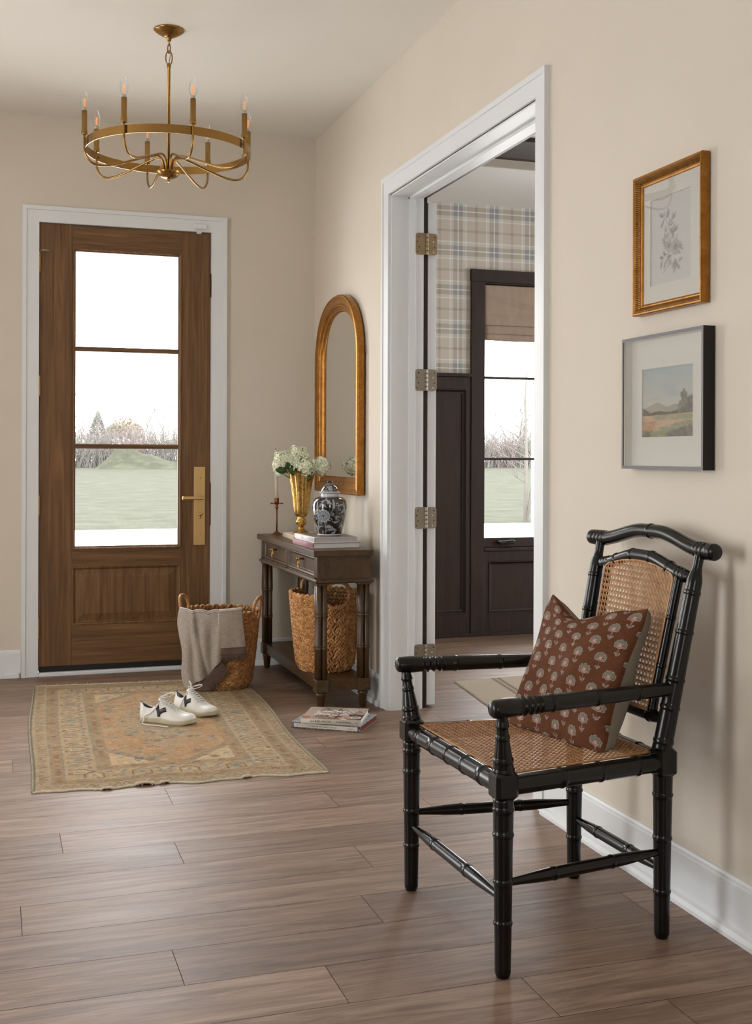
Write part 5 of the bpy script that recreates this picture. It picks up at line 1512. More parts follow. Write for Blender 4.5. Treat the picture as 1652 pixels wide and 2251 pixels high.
    D = []
    for t in np.linspace(0, len(dome) - 1, 40):
        i = min(len(dome) - 2, int(t)); f = t - i; D.append((lerp(dome[i][0], dome[i + 1][0], f), lerp(dome[i][1], dome[i + 1][1], f)))
    cols = [cv.at((i / seg * 1.3) % 1, .45 + .35 * q / 39) for q in range(40) for i in range(seg)]
    mb = MB(); mb.sm = True; mb.lathe(D, seg, x, y, cols=cols); mb.build('lid', 'jar_glaze', T)
    mb = MB(); mb.sm = True; mb.lathe([(.0135, Zs(601)), (.0135, Zs(597)), (.011, Zs(594))], 24, x, y); mb.build('knob_collar', 'jar_white', T)
    plain('jar_brown', '221511', .14, 0, .55)
    mb = MB(); mb.sm = True; mb.ell((x, y, Zs(579)), ((.0142, 0, 0), (0, .0142, 0), (0, 0, .0085)), 20, 12); mb.build('knob', 'jar_brown', T)
ginger_jar()
# the two books under the jar
def hardback(label, loc, rotz, Lx, Ly, th, cover, pages, spine_side='-x', cv_t=.0022, extra=None):
    """book lying flat: Lx across the pages, Ly along the spine; spine on the local -x side"""
    T = thing('book', label, 'book', loc, rotz)
    lbox('page_block', pages, T, .004, Lx - .004, .004, Ly - .004, cv_t, th - cv_t)
    lbox('cover', cover, T, 0, Lx, 0, Ly, 0, cv_t, ch=.0008); lbox('cover', cover, T, 0, Lx, 0, Ly, th - cv_t, th, ch=.0008)
    mb = MB(); mb.sm = True
    mb.grid(lambda i, j: (.0025 - .0035 * math.sin(PI * i / 8) ** .5, j * Ly, .0004 + (th - .0008) * i / 8), 9, 2)
    sp = mb.build('spine', cover, T, local=True, solid=.0015)
    return T, sp
def spine_text(T, sp, txt, size, y_c, z_c, mt, flip=False, spacing=1.0):
    vs_, fs_ = text_mesh(txt, size, .00012, spacing, 'CENTER')
    mb = MB()
    # letters run along -y (read from outside, looking towards +x) on the spine's outer face
    mb.add([(-.0014 - c, y_c - a, z_c + b_) for a, b_, c in vs_], fs_)
    return mb.build('spine_lettering', mt, sp, local=True)
plain('dusty_pink', 'a37a82', .6); plain('maroon', '5a2a30', .6); plain('book_white', 'dcdcdc', .5, 0, .4, .01); plain('ink_dark', '3a3632', .7); plain('ink_pale', 'cdb3b6', .6)
plain('cover_photo', '6f655e', .35, 0, .5, .45, 22)
T, sp = hardback('dusty pink hardback under the white book below the ginger jar', (-.316, -1.146, .743), R(1.0), .235, .365, .0255, 'dusty_pink', 'page_block_light')
spine_text(T, sp, 'ALEXA HAMPTON', .0135, .225, .0127, 'ink_pale', spacing=1.1); spine_text(T, sp, '|', .012, .03, .0127, 'ink_pale')
T, sp = hardback('white spined picture book directly under the ginger jar', (-.305, -1.131, .7685), R(1.5), .218, .34, .0255, 'book_white', 'page_block')
lbox('cover_picture', 'cover_photo', T, .012, .216, .004, .336, .02551, .0258)
spine_text(T, sp, 'III', .009, .03, .0127, 'ink_dark', spacing=.7)
spine_text(T, sp, 'S  W  I', .012, .20, .0127, 'page_block', spacing=1.0)

# ---------------------------------------------------------------- books on the floor
plain('book_cream', 'cbc2b4', .6, 0, .35, .02)
plain('edge_red', '6d2f22', .8, 0, .2, .1, 1, 0)
attr_mat('printed_cover', .38, .45)
T, sp = hardback('blue and white patterned book lying on the floor, lower of two by the console foot', (-.256, -1.711, 0), R(54.8), .250, .316, .026, 'printed_cover', 'edge_red')
def canvas_sheet(cv, P00, ux, uy, nrm_off=0.0):
    mb = MB(); mb.grid(lambda i, j: Vector(P00) + Vector(ux) * (i / (cv.w - 1)) + Vector(uy) * (j / (cv.h - 1)), cv.w, cv.h, cols=cv.sheet())
    return mb
for ch in [sp] + [c for c in bpy.data.objects if c.parent == T and c.name.startswith('cover')]:
    at = ch.data.attributes.new('Col', 'FLOAT_COLOR', 'POINT'); at.data.foreach_set('color', np.tile(np.array([.16, .19, .22, 1], np.float32), len(ch.data.vertices)))
cv = Canvas(110, 90, .316, .25, '98a5ab'); rg = random.Random(12)
for k in range(150): cv.leaf(rg.uniform(0, .316), rg.uniform(0, .25), rg.uniform(.012, .03), .004, rg.uniform(0, 6.3), rg.choice(['55748e', '3f5c78', 'd5d8d6', '7f95a3', 'c7cdce']), .9)
for k in range(60): cv.ell(rg.uniform(0, .316), rg.uniform(0, .25), .005, .005, rg.choice(['d9dad6', '4a6682', '8d6c56']))
canvas_sheet(cv, (0, .316, .0262), (0, -.316, 0), (.25, 0, 0)).build('cover_picture', 'printed_cover', T, local=True)
cv = Canvas(160, 22, .316, .0252, '3d4247')
for k in range(420): cv.ell(rg.uniform(0, .316), rg.uniform(0, .0252), .0016, .0012, rg.choice(['c9c6bf', 'a9aeb2', '2b2e33', '6d7f90']), rg.uniform(0, 3))
cv.poly([(.014, .0045), (.302, .0045), (.302, .0222), (.014, .0222)], 'cfc6b8')
for e in ([(.014, .0045), (.302, .0045)], [(.014, .0222), (.302, .0222)]): cv.line(e, .001, '2b2622')
canvas_sheet(cv, (-.0022, .316, .0004), (0, -.316, 0), (0, 0, .0252)).build('spine_label', 'printed_cover', sp, local=True)
def floor_spine(sp, txt, size, y_c, z_c, mt, off=.0030, spacing=1.0):
    vs_, fs_ = text_mesh(txt, size, .0001, spacing, 'CENTER'); mb = MB()
    mb.add([(-off - c, y_c - a, z_c + b_) for a, b_, c in vs_], fs_); mb.build('spine_lettering', mt, sp, local=True)
floor_spine(sp, 'A YEAR IN THE FRENCH STYLE', .0082, .170, .0133, 'ink_dark', spacing=1.12); floor_spine(sp, 'Flammarion', .0056, .042, .0133, 'ink_dark'); floor_spine(sp, 'f', .011, .285, .0133, 'ink_dark')
T, sp = hardback('cream book with a spine reading Sacred Spaces, upper of two on the floor', (-.249, -1.692, .0266), R(63.5), .232, .262, .022, 'book_cream', 'page_block_light')
floor_spine(sp, 'SACRED SPACES', .0125, .176, .011, 'ink_dark', .0018, 1.05); floor_spine(sp, '\u2022', .009, .1175, .011, 'ink_dark', .0018); floor_spine(sp, 'Carley Summers', .0098, .0745, .011, 'ink_dark', .0018); floor_spine(sp, 'v', .011, .018, .011, 'ink_dark', .0018)
cv = Canvas(120, 106, .262, .232, 'a8978a'); rg = random.Random(2)
cv.poly([(.055, 0), (.262, 0), (.262, .075), (.055, .075)], '8d7568'); cv.poly([(.10, .07), (.262, .06), (.262, .15), (.10, .15)], '9b8374'); cv.poly([(.14, .02), (.262, .01), (.262, .10), (.15, .12)], '5f4334')
for c, n in (('cfc4bb', 16), ('4e382c', 12), ('b9aca2', 16), ('7c8167', 8), ('c79a86', 8), ('d8d4d2', 10)):
    for k in range(n): cv.ell(rg.uniform(.06, .26), rg.uniform(.005, .225), rg.uniform(.006, .022), rg.uniform(.004, .011), c, rg.uniform(0, 3), .8)
for k in range(26): cv.ell(rg.uniform(.06, .15), rg.uniform(.16, .225), .008, .004, rg.choice(['5d6549', '7a7f62', '3f4433']), rg.uniform(0, 3))
cv.ell(.232, .045, .024, .022, 'd9d7d6'); cv.ell(.232, .045, .016, .014, '8b8a8c'); cv.poly([(0, 0), (.045, 0), (.045, .232), (0, .232)], 'b3a294'); cv.ell(.02, .03, .02, .018, '9a6a4c')
for k in range(5): cv.ell(.195 + rg.uniform(-.02, .02), .055 + rg.uniform(-.012, .012), .012, .005, 'c98d77', rg.uniform(0, 3))
canvas_sheet(cv, (0, .262, .0222), (0, -.262, 0), (.232, 0, 0)).build('cover_picture', 'printed_cover', T, local=True)
for txt, yy in (('SACRED', .145), ('SPACES', .085)):
    vs_, fs_ = text_mesh(txt, .048, .0002, 1.0, 'LEFT'); mb = MB(); mb.add([(yy + b_, .222 - a, .0226 + c) for a, b_, c in vs_], fs_); mb.build('cover_lettering', 'book_white', T, local=True)

# ---------------------------------------------------------------- woven baskets
attr_mat('hyacinth', .62, .3, .35, 240, .002, .14, 60)
plain('cane_wrap', 'b48455', .5, 0, .4, .14, 40, .3, 200)
plain('basket_inside', '6e4e2f', .9, 0, .2, .2, 30, .5, 90)
def basket(label, c, z0, rot, at_, bt_, ab_, bb_, hgt, ring_r, ring_c, seed, tint=1.0):
    T = thing('basket', label, 'basket', (c[0], c[1], z0), rot)
    rg = random.Random(seed)
    def prof(f):      # rounded foot, then a straight flare
        k = smoothstep(0, .10, f)
        s = lerp(.90, 1.0, k); return (lerp(ab_, at_, f ** .8) * s, lerp(bb_, bt_, f ** .8) * s)
    def surf(th, f, off=0.0):
        a, b_ = prof(f); n = Vector((math.cos(th) / a, math.sin(th) / b_, 0)).normalized()
        e = 2 / 2.3; ct, st = math.cos(th), math.sin(th)
        p = Vector((a * math.copysign(abs(ct) ** e, ct), b_ * math.copysign(abs(st) ** e, st), f * hgt)); return p + n * off, n
    zc = ring_c
    def in_hole(th, z):
        for h in (0, PI):
            d = (th - h + PI) % (2 * PI) - PI
            if (d * bt_ * .98) ** 2 + (z - zc) ** 2 < (ring_r - .004) ** 2: return True
        return False
    # shell behind the weave
    nu, nv = 72, 24
    mb = MB(); mb.sm = True
    mb.grid(lambda i, j: surf(2 * PI * i / nu, j / (nv - 1), -.009)[0] + Vector((0, 0, .004 if j == 0 else 0)), nu, nv, cu=True,
            skip=lambda i, j: in_hole(2 * PI * (i + .5) / nu, (j + .5) / (nv - 1) * hgt))
    mb.grid(lambda i, j: surf(2 * PI * i / nu, 0, -.009)[0] * (1 - j) + Vector((0, 0, .005)), nu, 2, cu=True)
    mb.build('lining', 'basket_inside', T, local=True)
    mb = MB(); mb.sm = True
    rows = int(hgt / .0178); cols_ = [np.array(lin(x)) * tint for x in ('b58554', 'a87746', 'c39563', '9a6a3c', 'b07f4e')]
    for i in range(rows):
        for sub in (0, 1):
            f = (i + .27 + .48 * sub) / rows; a, b_ = prof(f)
            per = 2 * PI * math.sqrt((a * a + b_ * b_) / 2); n = int(per / .0165)
            for k in range(n):
                th = 2 * PI * (k + .5 * sub + .21 * (i % 2) + rg.uniform(-.08, .08)) / n
                ff = f + rg.uniform(-.002, .002)
                p, nn_ = surf(th, ff, .0008)
                if in_hole(th, p.z): continue
                t1 = Vector((-nn_.y, nn_.x, 0)); up = Vector((0, 0, 1))
                # under each handle the plaits turn and run downwards
                d = min(abs((th + PI) % (2 * PI) - PI), abs(th % (2 * PI) - PI)) * bt_
                wv = .25 * PI / 2
                k_ = 1 - smoothstep(.035, .10 + .02 * (1 - ff), d) if ff < .86 else 0
                ang = (R(32) if sub else R(-32)) * (1 - k_) + k_ * R(90 + (26 if k % 2 else -26))
                u = t1 * math.cos(ang) + up * math.sin(ang); v = up * math.cos(ang) - t1 * math.sin(ang)
                mb.cur = tuple(cols_[rg.randrange(5)] * rg.uniform(.86, 1.12))
                mb.ell(p, (u * .0148, v * .0062, nn_ * rg.uniform(.0055, .0075)), 7, 5)
    # plaited rim
    n = 64
    for k in range(n):
        th = 2 * PI * k / n
        p, nn_ = surf(th, 1.0, -.003)
        if in_hole(th, hgt - .004): continue
        t1 = Vector((-nn_.y, nn_.x, 0)); u = (t1 * .8 + Vector((0, 0, .55 if k % 2 else -.55))).normalized()
        mb.cur = tuple(cols_[rg.randrange(5)] * rg.uniform(.9, 1.1)); mb.ell(p, (u * .0155, u.cross(nn_) * .0068, nn_ * .010), 7, 5)
    # inner face weave near the top, seen over the far rim and through the handle holes
    for i in range(rows - 11, rows):
        f = (i + .5) / rows; a, b_ = prof(f); n = int(2 * PI * math.sqrt((a * a + b_ * b_) / 2) / .024)
        for k in range(n):
            th = 2 * PI * (k + .5 * (i % 2)) / n; p, nn_ = surf(th, f, -.011)
            if in_hole(th, p.z): continue
            t1 = Vector((-nn_.y, nn_.x, 0)); an = R(35 if i % 2 else -35); u = t1 * math.cos(an) + Vector((0, 0, 1)) * math.sin(an)
            mb.cur = tuple(cols_[rg.randrange(5)] * .85); mb.ell(p, (u * .015, u.cross(nn_) * .008, nn_ * .004), 6, 4)
    mb.build('weave', 'hyacinth', T, local=True)
    for h in (0, PI):
        mb = MB(); mb.sm = True; pts, rs = [], []
        N = 120
        for k in range(N):
            a = 2 * PI * k / N; d = ring_r * math.cos(a) / bt_; z = zc + ring_r * 1.06 * math.sin(a)
            f = min(1.0, max(0, z / hgt)); p, nn_ = surf(h + d, f, .002)
            p.z = z
            lean = max(0, z - hgt); p = p + nn_ * (lean * .12); pts.append(p); rs.append(.0082 + .0012 * math.sin(k * 2 * PI / 3))
        mb.tube(pts, rs, 9, closed=True, up=(0, 0, 1)); mb.build('handle', 'cane_wrap', T, local=True)
    return T
basket('pale woven basket with ring handles on the shelf under the console', (-.200, -.950), .1405, R(-88), .182, .168, .135, .130, .372, .058, .378, 5, 1.08)
bkc = (-.645, -.562)
basket('woven basket on the rug by the front door with a throw over its rim', bkc, .0085, R(-28), .196, .168, .150, .135, .385, .052, .400, 8, .92)

# throw blanket over the basket
def throw():
    mt, nt, b = new_mat('waffle_wool'); setp(b, .95, 0, .1)
    tc = nt.nodes.new('ShaderNodeTexCoord'); uvn = nt.nodes.new('ShaderNodeAttribute'); uvn.attribute_name = 'Col'
    wv = nt.nodes.new('ShaderNodeTexBrick'); wv.inputs['Scale'].default_value = 1.0
    mp = nt.nodes.new('ShaderNodeMapping'); mp.inputs['Scale'].default_value = (46, 46, 1); nt.links.new(uvn.outputs['Vector'], mp.inputs['Vector']); nt.links.new(mp.outputs[0], wv.inputs['Vector'])
    wv.inputs['Color1'].default_value = lin4('7d6c62'); wv.inputs['Color2'].default_value = lin4('86766c'); wv.inputs['Mortar'].default_value = lin4('b9b0a6')
    wv.inputs['Mortar Size'].default_value = .13; wv.inputs['Mortar Smooth'].default_value = .35; wv.inputs['Brick Width'].default_value = .55; wv.inputs['Row Height'].default_value = .42
    n = add_noise(nt, 60, 3); r = ramp(nt, n.outputs['Fac'], [(.3, (.88, .88, .88)), (.7, (1.08, 1.08, 1.08))])
    mx = nt.nodes.new('ShaderNodeMix'); mx.data_type = 'RGBA'; mx.blend_type = 'MULTIPLY'; mx.inputs[0].default_value = 1
    nt.links.new(wv.outputs['Color'], mx.inputs[6]); nt.links.new(r.outputs[0], mx.inputs[7]); nt.links.new(mx.outputs[2], b.inputs['Base Color'])
    add_bump(nt, b, wv.outputs['Fac'], .5, .003); M['waffle_wool'] = mt
    plain('fringe_wool', '6d5b53', .95, 0, .1, .12, 60)
    plain('selvage_wool', 'c6beb5', .95, 0, .1, .06, 60)
    T = thing('throw_blanket', 'taupe waffle throw with dark fringe hanging over the basket by the door', 'blanket', (bkc[0], bkc[1], .40))
    rt, fw = Vector((.983, -.185, 0)), Vector((-.185, -.983, 0))
    base = Vector((bkc[0], bkc[1], 0))
    def W(x, z, lift=.0):
        a, b_ = .205, .186
        d = b_ * math.sqrt(max(0, 1 - min(1, abs(x / a)) ** 2.4))
        d *= lerp(.86, 1.0, min(1, z / .39)) if z < .39 else 1
        d -= .020 * (1 - smoothstep(.02, .2, z))
        return base + rt * x + fw * (d + .016 + lift) + Vector((0, 0, z))
    # main fall
    def main(i, j, n=70, m_=60):
        s, t = i / (n - 1), j / (m_ - 1)
        tl, tr = Vector((-.202, .405, 0)), Vector((.018, .409, 0))
        tr_ = tl.lerp(tr, s); bot_l, bot_r = Vector((-.168, .016, 0)), Vector((.006, .165, 0))
        bt = bot_l.lerp(bot_r, s); bt.y -= .016 * math.sin(PI * s)
        p = tr_.lerp(bt, t)
        p.x += -.012 * math.sin(PI * t) * (1 - s) - .010 * math.sin(t * 9) * (1 - s) ** 4
        p.x += .006 * math.sin(s * 12) * t
        lift = .014 * math.sin(s * 15 + .5 * t) * smoothstep(.0, .5, t) + .018 * math.exp(-((s - .30 - .14 * t) / .045) ** 2) * (1 - .3 * t) - .022 * math.exp(-((s - .40 - .18 * t) / .05) ** 2) * smoothstep(0, .3, t)
        z = min(p.y, .405 + .004 * math.sin(s * 17))
        return W(p.x, z, lift + .004)
    mb = MB(); mb.sm = True; n, m_ = 70, 60
    # part lying over the rim into the basket
    def over(i, j):
        s = i / (n - 1); q = main(i, 0); k = j / 8
        return q - fw * (.055 * (1 - math.cos(k * PI / 2)) * 1.0 + .012 * k) + Vector((0, 0, .014 * math.sin(k * PI) - .05 * k ** 3 * .9))
    cols = [(i / (n - 1) * .44 + .002 * math.sin(j), .8 + j * .004, 0) for j in range(9) for i in range(n)]
    mb.grid(lambda i, j: over(i, 8 - j), n, 9, cols=cols)
    cols = [(i / (n - 1) * .22 * 2, -j / (m_ - 1) * .8 * lerp(1, .62, i / (n - 1)), 0) for j in range(m_) for i in range(n)]
    mb.grid(main, n, m_, cols=cols)
    mb.build('throw_body', 'waffle_wool', T, solid=.004)
    mb = MB(); mb.sm = True; mb.tube([main(0, j) for j in range(m_)], .0035, 6); mb.build('selvage', 'selvage_wool', T)
    # right-hand flap
    def flap(i, j, n=36, m_=40):
        s, t = i / (n - 1), j / (m_ - 1)
        x = lerp(lerp(-.004, .004, t) - .004, lerp(.104, .124, t), s); z = lerp(.409 + .006 * s, .232, t)
        return W(x, z, .011 + .004 * math.sin(s * 7 + 1) * t)
    mb = MB(); mb.sm = True
    cols = [(.9 + i / 35 * .22, .3 - j / 39 * .36, 0) for j in range(40) for i in range(36)]
    mb.grid(flap, 36, 40, cols=cols)
    def over2(i, j):
        q = flap(i, 0); k = j / 8
        return q - fw * (.06 * (1 - math.cos(k * PI / 2)) + .012 * k) + Vector((0, 0, .014 * math.sin(k * PI) - .05 * k ** 3))
    cols = [(.9 + i / 35 * .22, .3 + j * .004, 0) for j in range(9) for i in range(36)]
    mb.grid(lambda i, j: over2(i, 8 - j), 36, 9, cols=[(c[0], .3 + .03, 0) for c in cols])
    mb.build('throw_flap', 'waffle_wool', T, solid=.004)
    mb = MB(); mb.sm = True; mb.tube([flap(0, j) for j in range(40)], .0032, 6); mb.build('selvage', 'selvage_wool', T)
    # dark woven band and knotted fringe
    def band2(i, j):
        s, t = i / 29, j / 7; x = lerp(-.004, lerp(.124, .131, t), s); z = lerp(.233, .196, t); return W(x, z, .011 + .004 * math.sin(s * 7 + 1))
    mb = MB(); mb.sm = True; mb.grid(band2, 30, 8)
    rg = random.Random(3)
    for k in range(58):
        s = (k + .5) / 58; a = band2(int(s * 29), 7); x = lerp(-.004, .131, s)
        pts = [W(x, .197, .011), W(x + rg.uniform(-.004, .004), .180, .013), W(x + rg.uniform(-.008, .008), .163 + rg.uniform(-.004, .006), .011)]
        mb.tube(pts, [.0016, .0014, .0007], 4)
    mb.build('fringed_border', 'fringe_wool', T, solid=.002)
    def edge(s): return Vector((lerp(-.168, .006, s), lerp(.016, .165, s) - .016 * math.sin(PI * s), 0))
    nrm2 = Vector((.62, -.78, 0))
    def band(i, j):
        s, t = i / 39, j / 7; p = edge(lerp(.10, 1.0, s)) + nrm2 * (.044 * t * (1 if s > .2 else .4 + 3 * s)); lift = .006 - .012 * t
        return W(p.x, max(.012, p.y), lift)
    mb = MB(); mb.sm = True; mb.grid(band, 40, 8)
    for k in range(64):
        s = (k + .5) / 64; p = edge(lerp(.12, 1.0, s)) + nrm2 * .042; d = Vector((.55 + rg.uniform(-.15, .15), -.8, 0)).normalized(); L = rg.uniform(.030, .044)
        if s < .2: L *= .5
        q = p + d * L * .5; e = p + d * L
        mb.tube([W(p.x, max(.014, p.y), -.004), W(q.x, max(.013, q.y), -.003), W(e.x, max(.012, e.y), -.004)], [.0016, .0014, .0007], 4)
    # corner of the border beside the flap
    def band3(i, j):
        s, t = i / 19, j / 5; x = lerp(.004, .098, s); z = lerp(.178, .150 + .035 * s, t) ; return W(x, z, .0)
    mb.grid(band3, 20, 6)
    mb.build('fringed_border', 'fringe_wool', T, solid=.002)
throw()

# ---------------------------------------------------------------- entrance rug
def rug():
    attr_mat('pile_rug', .97, .08, .7, 420, .004, .20, 330)
    Wd, Ln = 1.05, 1.93
    nu, nv = 250, 440
    cv = Canvas(nu, nv, Wd, Ln, 'b39a78'); rg = random.Random(17)
    tan, salmon, rose, grey, blue, dark, cream, sage = 'ae9678', 'b2906f', '94745f', '8d8979', '667d86', '55402f', 'c2ab8a', 'a09982'
    cv.poly([(0, 0), (Wd, 0), (Wd, Ln), (0, Ln)], 'ac9876')
    def frame(i0, i1, col, al=1):
        for p in ([(i0, i0), (Wd - i0, i0), (Wd - i1, i1), (i1, i1)], [(i0, Ln - i0), (Wd - i0, Ln - i0), (Wd - i1, Ln - i1), (i1, Ln - i1)], [(i0, i0), (i0, Ln - i0), (i1, Ln - i1), (i1, i1)], [(Wd - i0, i0), (Wd - i0, Ln - i0), (Wd - i1, Ln - i1), (Wd - i1, i1)]): cv.poly(p, col, al)
    frame(0, .014, '9c9580'); frame(.014, .066, 'ab967a'); frame(.066, .072, grey); frame(.072, .112, rose, .5); frame(.112, .119, grey); frame(.119, .236, 'b19a7c'); frame(.236, .242, grey, .8); frame(.242, .288, rose, .45)
    cv.poly([(.288, .288), (Wd - .288, .288), (Wd - .288, Ln - .288), (.288, Ln - .288)], salmon)
    # worn, uneven field
    for k in range(240): cv.ell(rg.uniform(.29, Wd - .29), rg.uniform(.29, Ln - .29), rg.uniform(.02, .06), rg.uniform(.01, .04), rg.choice([salmon, tan, 'b9936f', 'ad9c7d', 'a8845f', 'b8a484']), rg.uniform(0, 3), .35)
    # greyed lozenge in the middle and cream corner triangles
    mcx, mcy = Wd / 2, Ln / 2
    cv.poly([(mcx - .19, mcy), (mcx, mcy - .55), (mcx + .19, mcy), (mcx, mcy + .55)], sage, .28); cv.poly([(mcx - .11, mcy), (mcx, mcy - .38), (mcx + .11, mcy), (mcx, mcy + .38)], 'a3a08c', .25)
    for sx in (0, 1):
        for sy in (0, 1):
            X = lambda a: .290 + a if sx == 0 else Wd - .290 - a
            Y = lambda a: .290 + a if sy == 0 else Ln - .290 - a
            cv.poly([(X(0), Y(0)), (X(.16), Y(0)), (X(0), Y(.19))], cream, .95); cv.line([(X(.18), Y(.0)), (X(.0), Y(.22))], .016, grey, .7); cv.line([(X(.20), Y(.0)), (X(.0), Y(.245))], .008, blue, .6)
    def star(x, y, s, c1, c2):
        for k in range(4):
            a = k * PI / 2 + PI / 4; cv.leaf(x, y, .030 * s, .009 * s, a, c1, .85)
        for k in range(4): cv.leaf(x, y, .022 * s, .007 * s, k * PI / 2, c2, .8)
        cv.ell(x, y, .006 * s, .006 * s, cream)
    for k in range(170):
        x, y = rg.uniform(.31, Wd - .31), rg.uniform(.31, Ln - .31); c = rg.random()
        if c < .35: cv.poly([(x, y), (x + rg.uniform(.01, .03), y + .006), (x + rg.uniform(.012, .03), y + .020), (x - .006, y + .016)], rg.choice([blue, '6a8590', '7b8f91']), .85)
        elif c < .6: star(x, y, rg.uniform(.5, .9), rg.choice([grey, blue, sage]), rg.choice([dark, rose, tan]))
        else: cv.line([(x, y), (x + rg.uniform(-.03, .03), y + .014), (x + rg.uniform(-.02, .04), y + .026)], .005, rg.choice([grey, rose, dark, cream]), .7)
    def along(dist, step, fn):
        L1, L2 = Wd - 2 * dist, Ln - 2 * dist
        for side in range(4):
            L = L1 if side % 2 == 0 else L2; n = max(1, round(L / step))
            for k in range(n):
                t = dist + (k + .5) * L / n
                x, y, a = [(t, dist, 0), (Wd - dist, t, PI / 2), (t, Ln - dist, PI), (dist, t, -PI / 2)][side]
                fn(x, y, a, k)
    def T2(x, y, a, pts):
        c, s = math.cos(a), math.sin(a); return [(x + p * c - q * s, y + p * s + q * c) for p, q in pts]
    def guard(x, y, a, k):
        cv.line(T2(x, y, a, [(-.012, -.016), (0, .014), (.012, -.016)]), .0048, rg.choice([rose, dark, '8a6b52', grey]), .7)
        if k % 2: cv.ell(*T2(x, y, a, [(0, -.008)])[0], .006, .005, rg.choice([blue, cream, rose]), a, .7)
    along(.040, .030, guard)
    def scribble(x, y, a, k):
        cv.line(T2(x, y, a, [(-.016, -.010), (-.006, .010), (.004, -.008), (.014, .010)]), .0045, rg.choice([dark, '7d5c47', tan, grey]), .65)
    along(.092, .032, scribble); along(.265, .032, scribble)
    def border(x, y, a, k):
        P = lambda pts: T2(x, y, a, pts)
        if k % 2 == 0:
            cv.line(P([(-.034, -.044), (-.034, .012), (0, .046), (.034, .012), (.034, -.044), (.012, -.044), (.012, -.030)]), .0055, dark, .75)
            cv.poly(P([(-.024, -.030), (.024, -.030), (.020, .008), (0, .026), (-.020, .008)]), rg.choice([grey, sage, cream]), .7); cv.poly(P([(-.010, -.020), (.010, -.020), (.006, .010), (-.006, .010)]), blue, .65)
        else:
            for sg in (-1, 1):
                cv.line(P([(sg * .004, -.040), (sg * .024, -.014), (sg * .012, .004), (sg * .034, .036)]), .006, rg.choice([grey, blue, sage]), .8); cv.poly(P([(sg * .020, .026), (sg * .042, .028), (sg * .040, .042), (sg * .020, .040)]), blue, .8)
            cv.line(P([(-.020, -.030), (0, -.006), (.020, -.030)]), .006, rose, .75); cv.ell(*P([(0, .016)])[0], .011, .009, cream, a)
    along(.1775, .088, border)
    for k in range(420):
        x, y = rg.uniform(.02, Wd - .02), rg.uniform(.02, Ln - .02); cv.line([(x, y), (x + rg.uniform(-.012, .012), y + rg.uniform(-.008, .008))], .004, rg.choice([dark, rose, grey, blue, cream, tan]), .55)
    cv.noise(.08, 21); cv.noise(.09, 22, 5, 1); cv.noise(.05, 23, 3, 3)
    # worn patches
    for k in range(60): cv.ell(rg.uniform(0, Wd), rg.uniform(0, Ln), rg.uniform(.04, .14), rg.uniform(.01, .05), rg.choice(['b3a183', 'a8967a', 'b79a78']), 0, .22)
    NL, NR, FL, FR = Vector((-1.620, -2.225)), Vector((-.566, -2.262)), Vector((-1.556, -.290)), Vector((-.500, -.395))
    def Pt(s, t):
        p = (NL * (1 - s) + NR * s) * (1 - t) + (FL * (1 - s) + FR * s) * t
        x, y = p.x, p.y
        y += .010 * math.sin(s * 19) * (1 - t) ** 6 + .006 * math.sin(s * 41 + 1) * (1 - t) ** 8
        x += .008 * math.sin(t * 7 + 1) * (1 - s) ** 5 + .010 * math.sin(t * 9 + 2) * s ** 5
        z = .0065
        for c, w_, h in ((.245, .03, .002), (.37, .025, .006), (.44, .03, .002), (.72, .03, .002)):
            z += h * math.exp(-((s - c) / w_) ** 2) * math.exp(-t / .05)
        e = min(s * Wd, (1 - s) * Wd, t * Ln, (1 - t) * Ln)
        if e < .012 and z < .008: z = .003 + (z - .003) * e / .012
        return (x, y, z)
    T = thing('area_rug', 'faded tan and salmon patterned rug in front of the entrance door', 'rug', (-1.05, -1.27, 0))
    mb = MB(); mb.sm = True; mb.grid(lambda i, j: Pt(i / (nu - 1), j / (nv - 1)), nu, nv, cols=cv.sheet()); mb.build('rug_field', 'pile_rug', T, solid=.0)
    plain('rug_cotton', 'cdc3ac', .95, 0, .1, .1, 60)
    plain('rug_selvage', '8d8672', .95, 0, .1, .15, 60)
    mb = MB(); mb.sm = True
    mb.tube([Vector(Pt(k / 160, 0)) + Vector((0, -.003 + rg.uniform(-.002, .002), 0)) for k in range(161)], [.0045 + rg.uniform(-.0012, .0018) for _ in range(161)], 6)
    for k in range(90):
        s = rg.random(); b_ = Vector(Pt(s, 0)); mb.tube([b_, b_ + Vector((rg.uniform(-.008, .008), -rg.uniform(.004, .011), -b_.z + .002))], [.0016, .0008], 4)
    mb.build('fringe', 'rug_cotton', T); mb = MB(); mb.sm = True
    mb.tube([Vector(Pt(k / 120, 1)) + Vector((0, .003 + rg.uniform(-.002, .002), 0)) for k in range(121)], [.0035 + rg.uniform(-.001, .0012) for _ in range(121)], 6)
    for k in range(230):
        s = rg.random(); b_ = Vector(Pt(s, 1)); L = rg.uniform(.006, .022) * (1.6 if .16 < s < .34 else 1)
        mb.tube([b_, b_ + Vector((rg.uniform(-.01, .01), L, rg.uniform(-.002, .008)))], [.0016, .0008], 4)
    mb.build('fringe', 'rug_cotton', T)
    for s in (0, 1):
        mb = MB(); mb.sm = True
        mb.tube([Vector(Pt(s, k / 200)) + Vector((0, 0, .002)) for k in range(201)], [.0048 + rg.uniform(-.0008, .001) for _ in range(201)], 6)
        mb.build('selvage', 'rug_selvage', T)
rug()

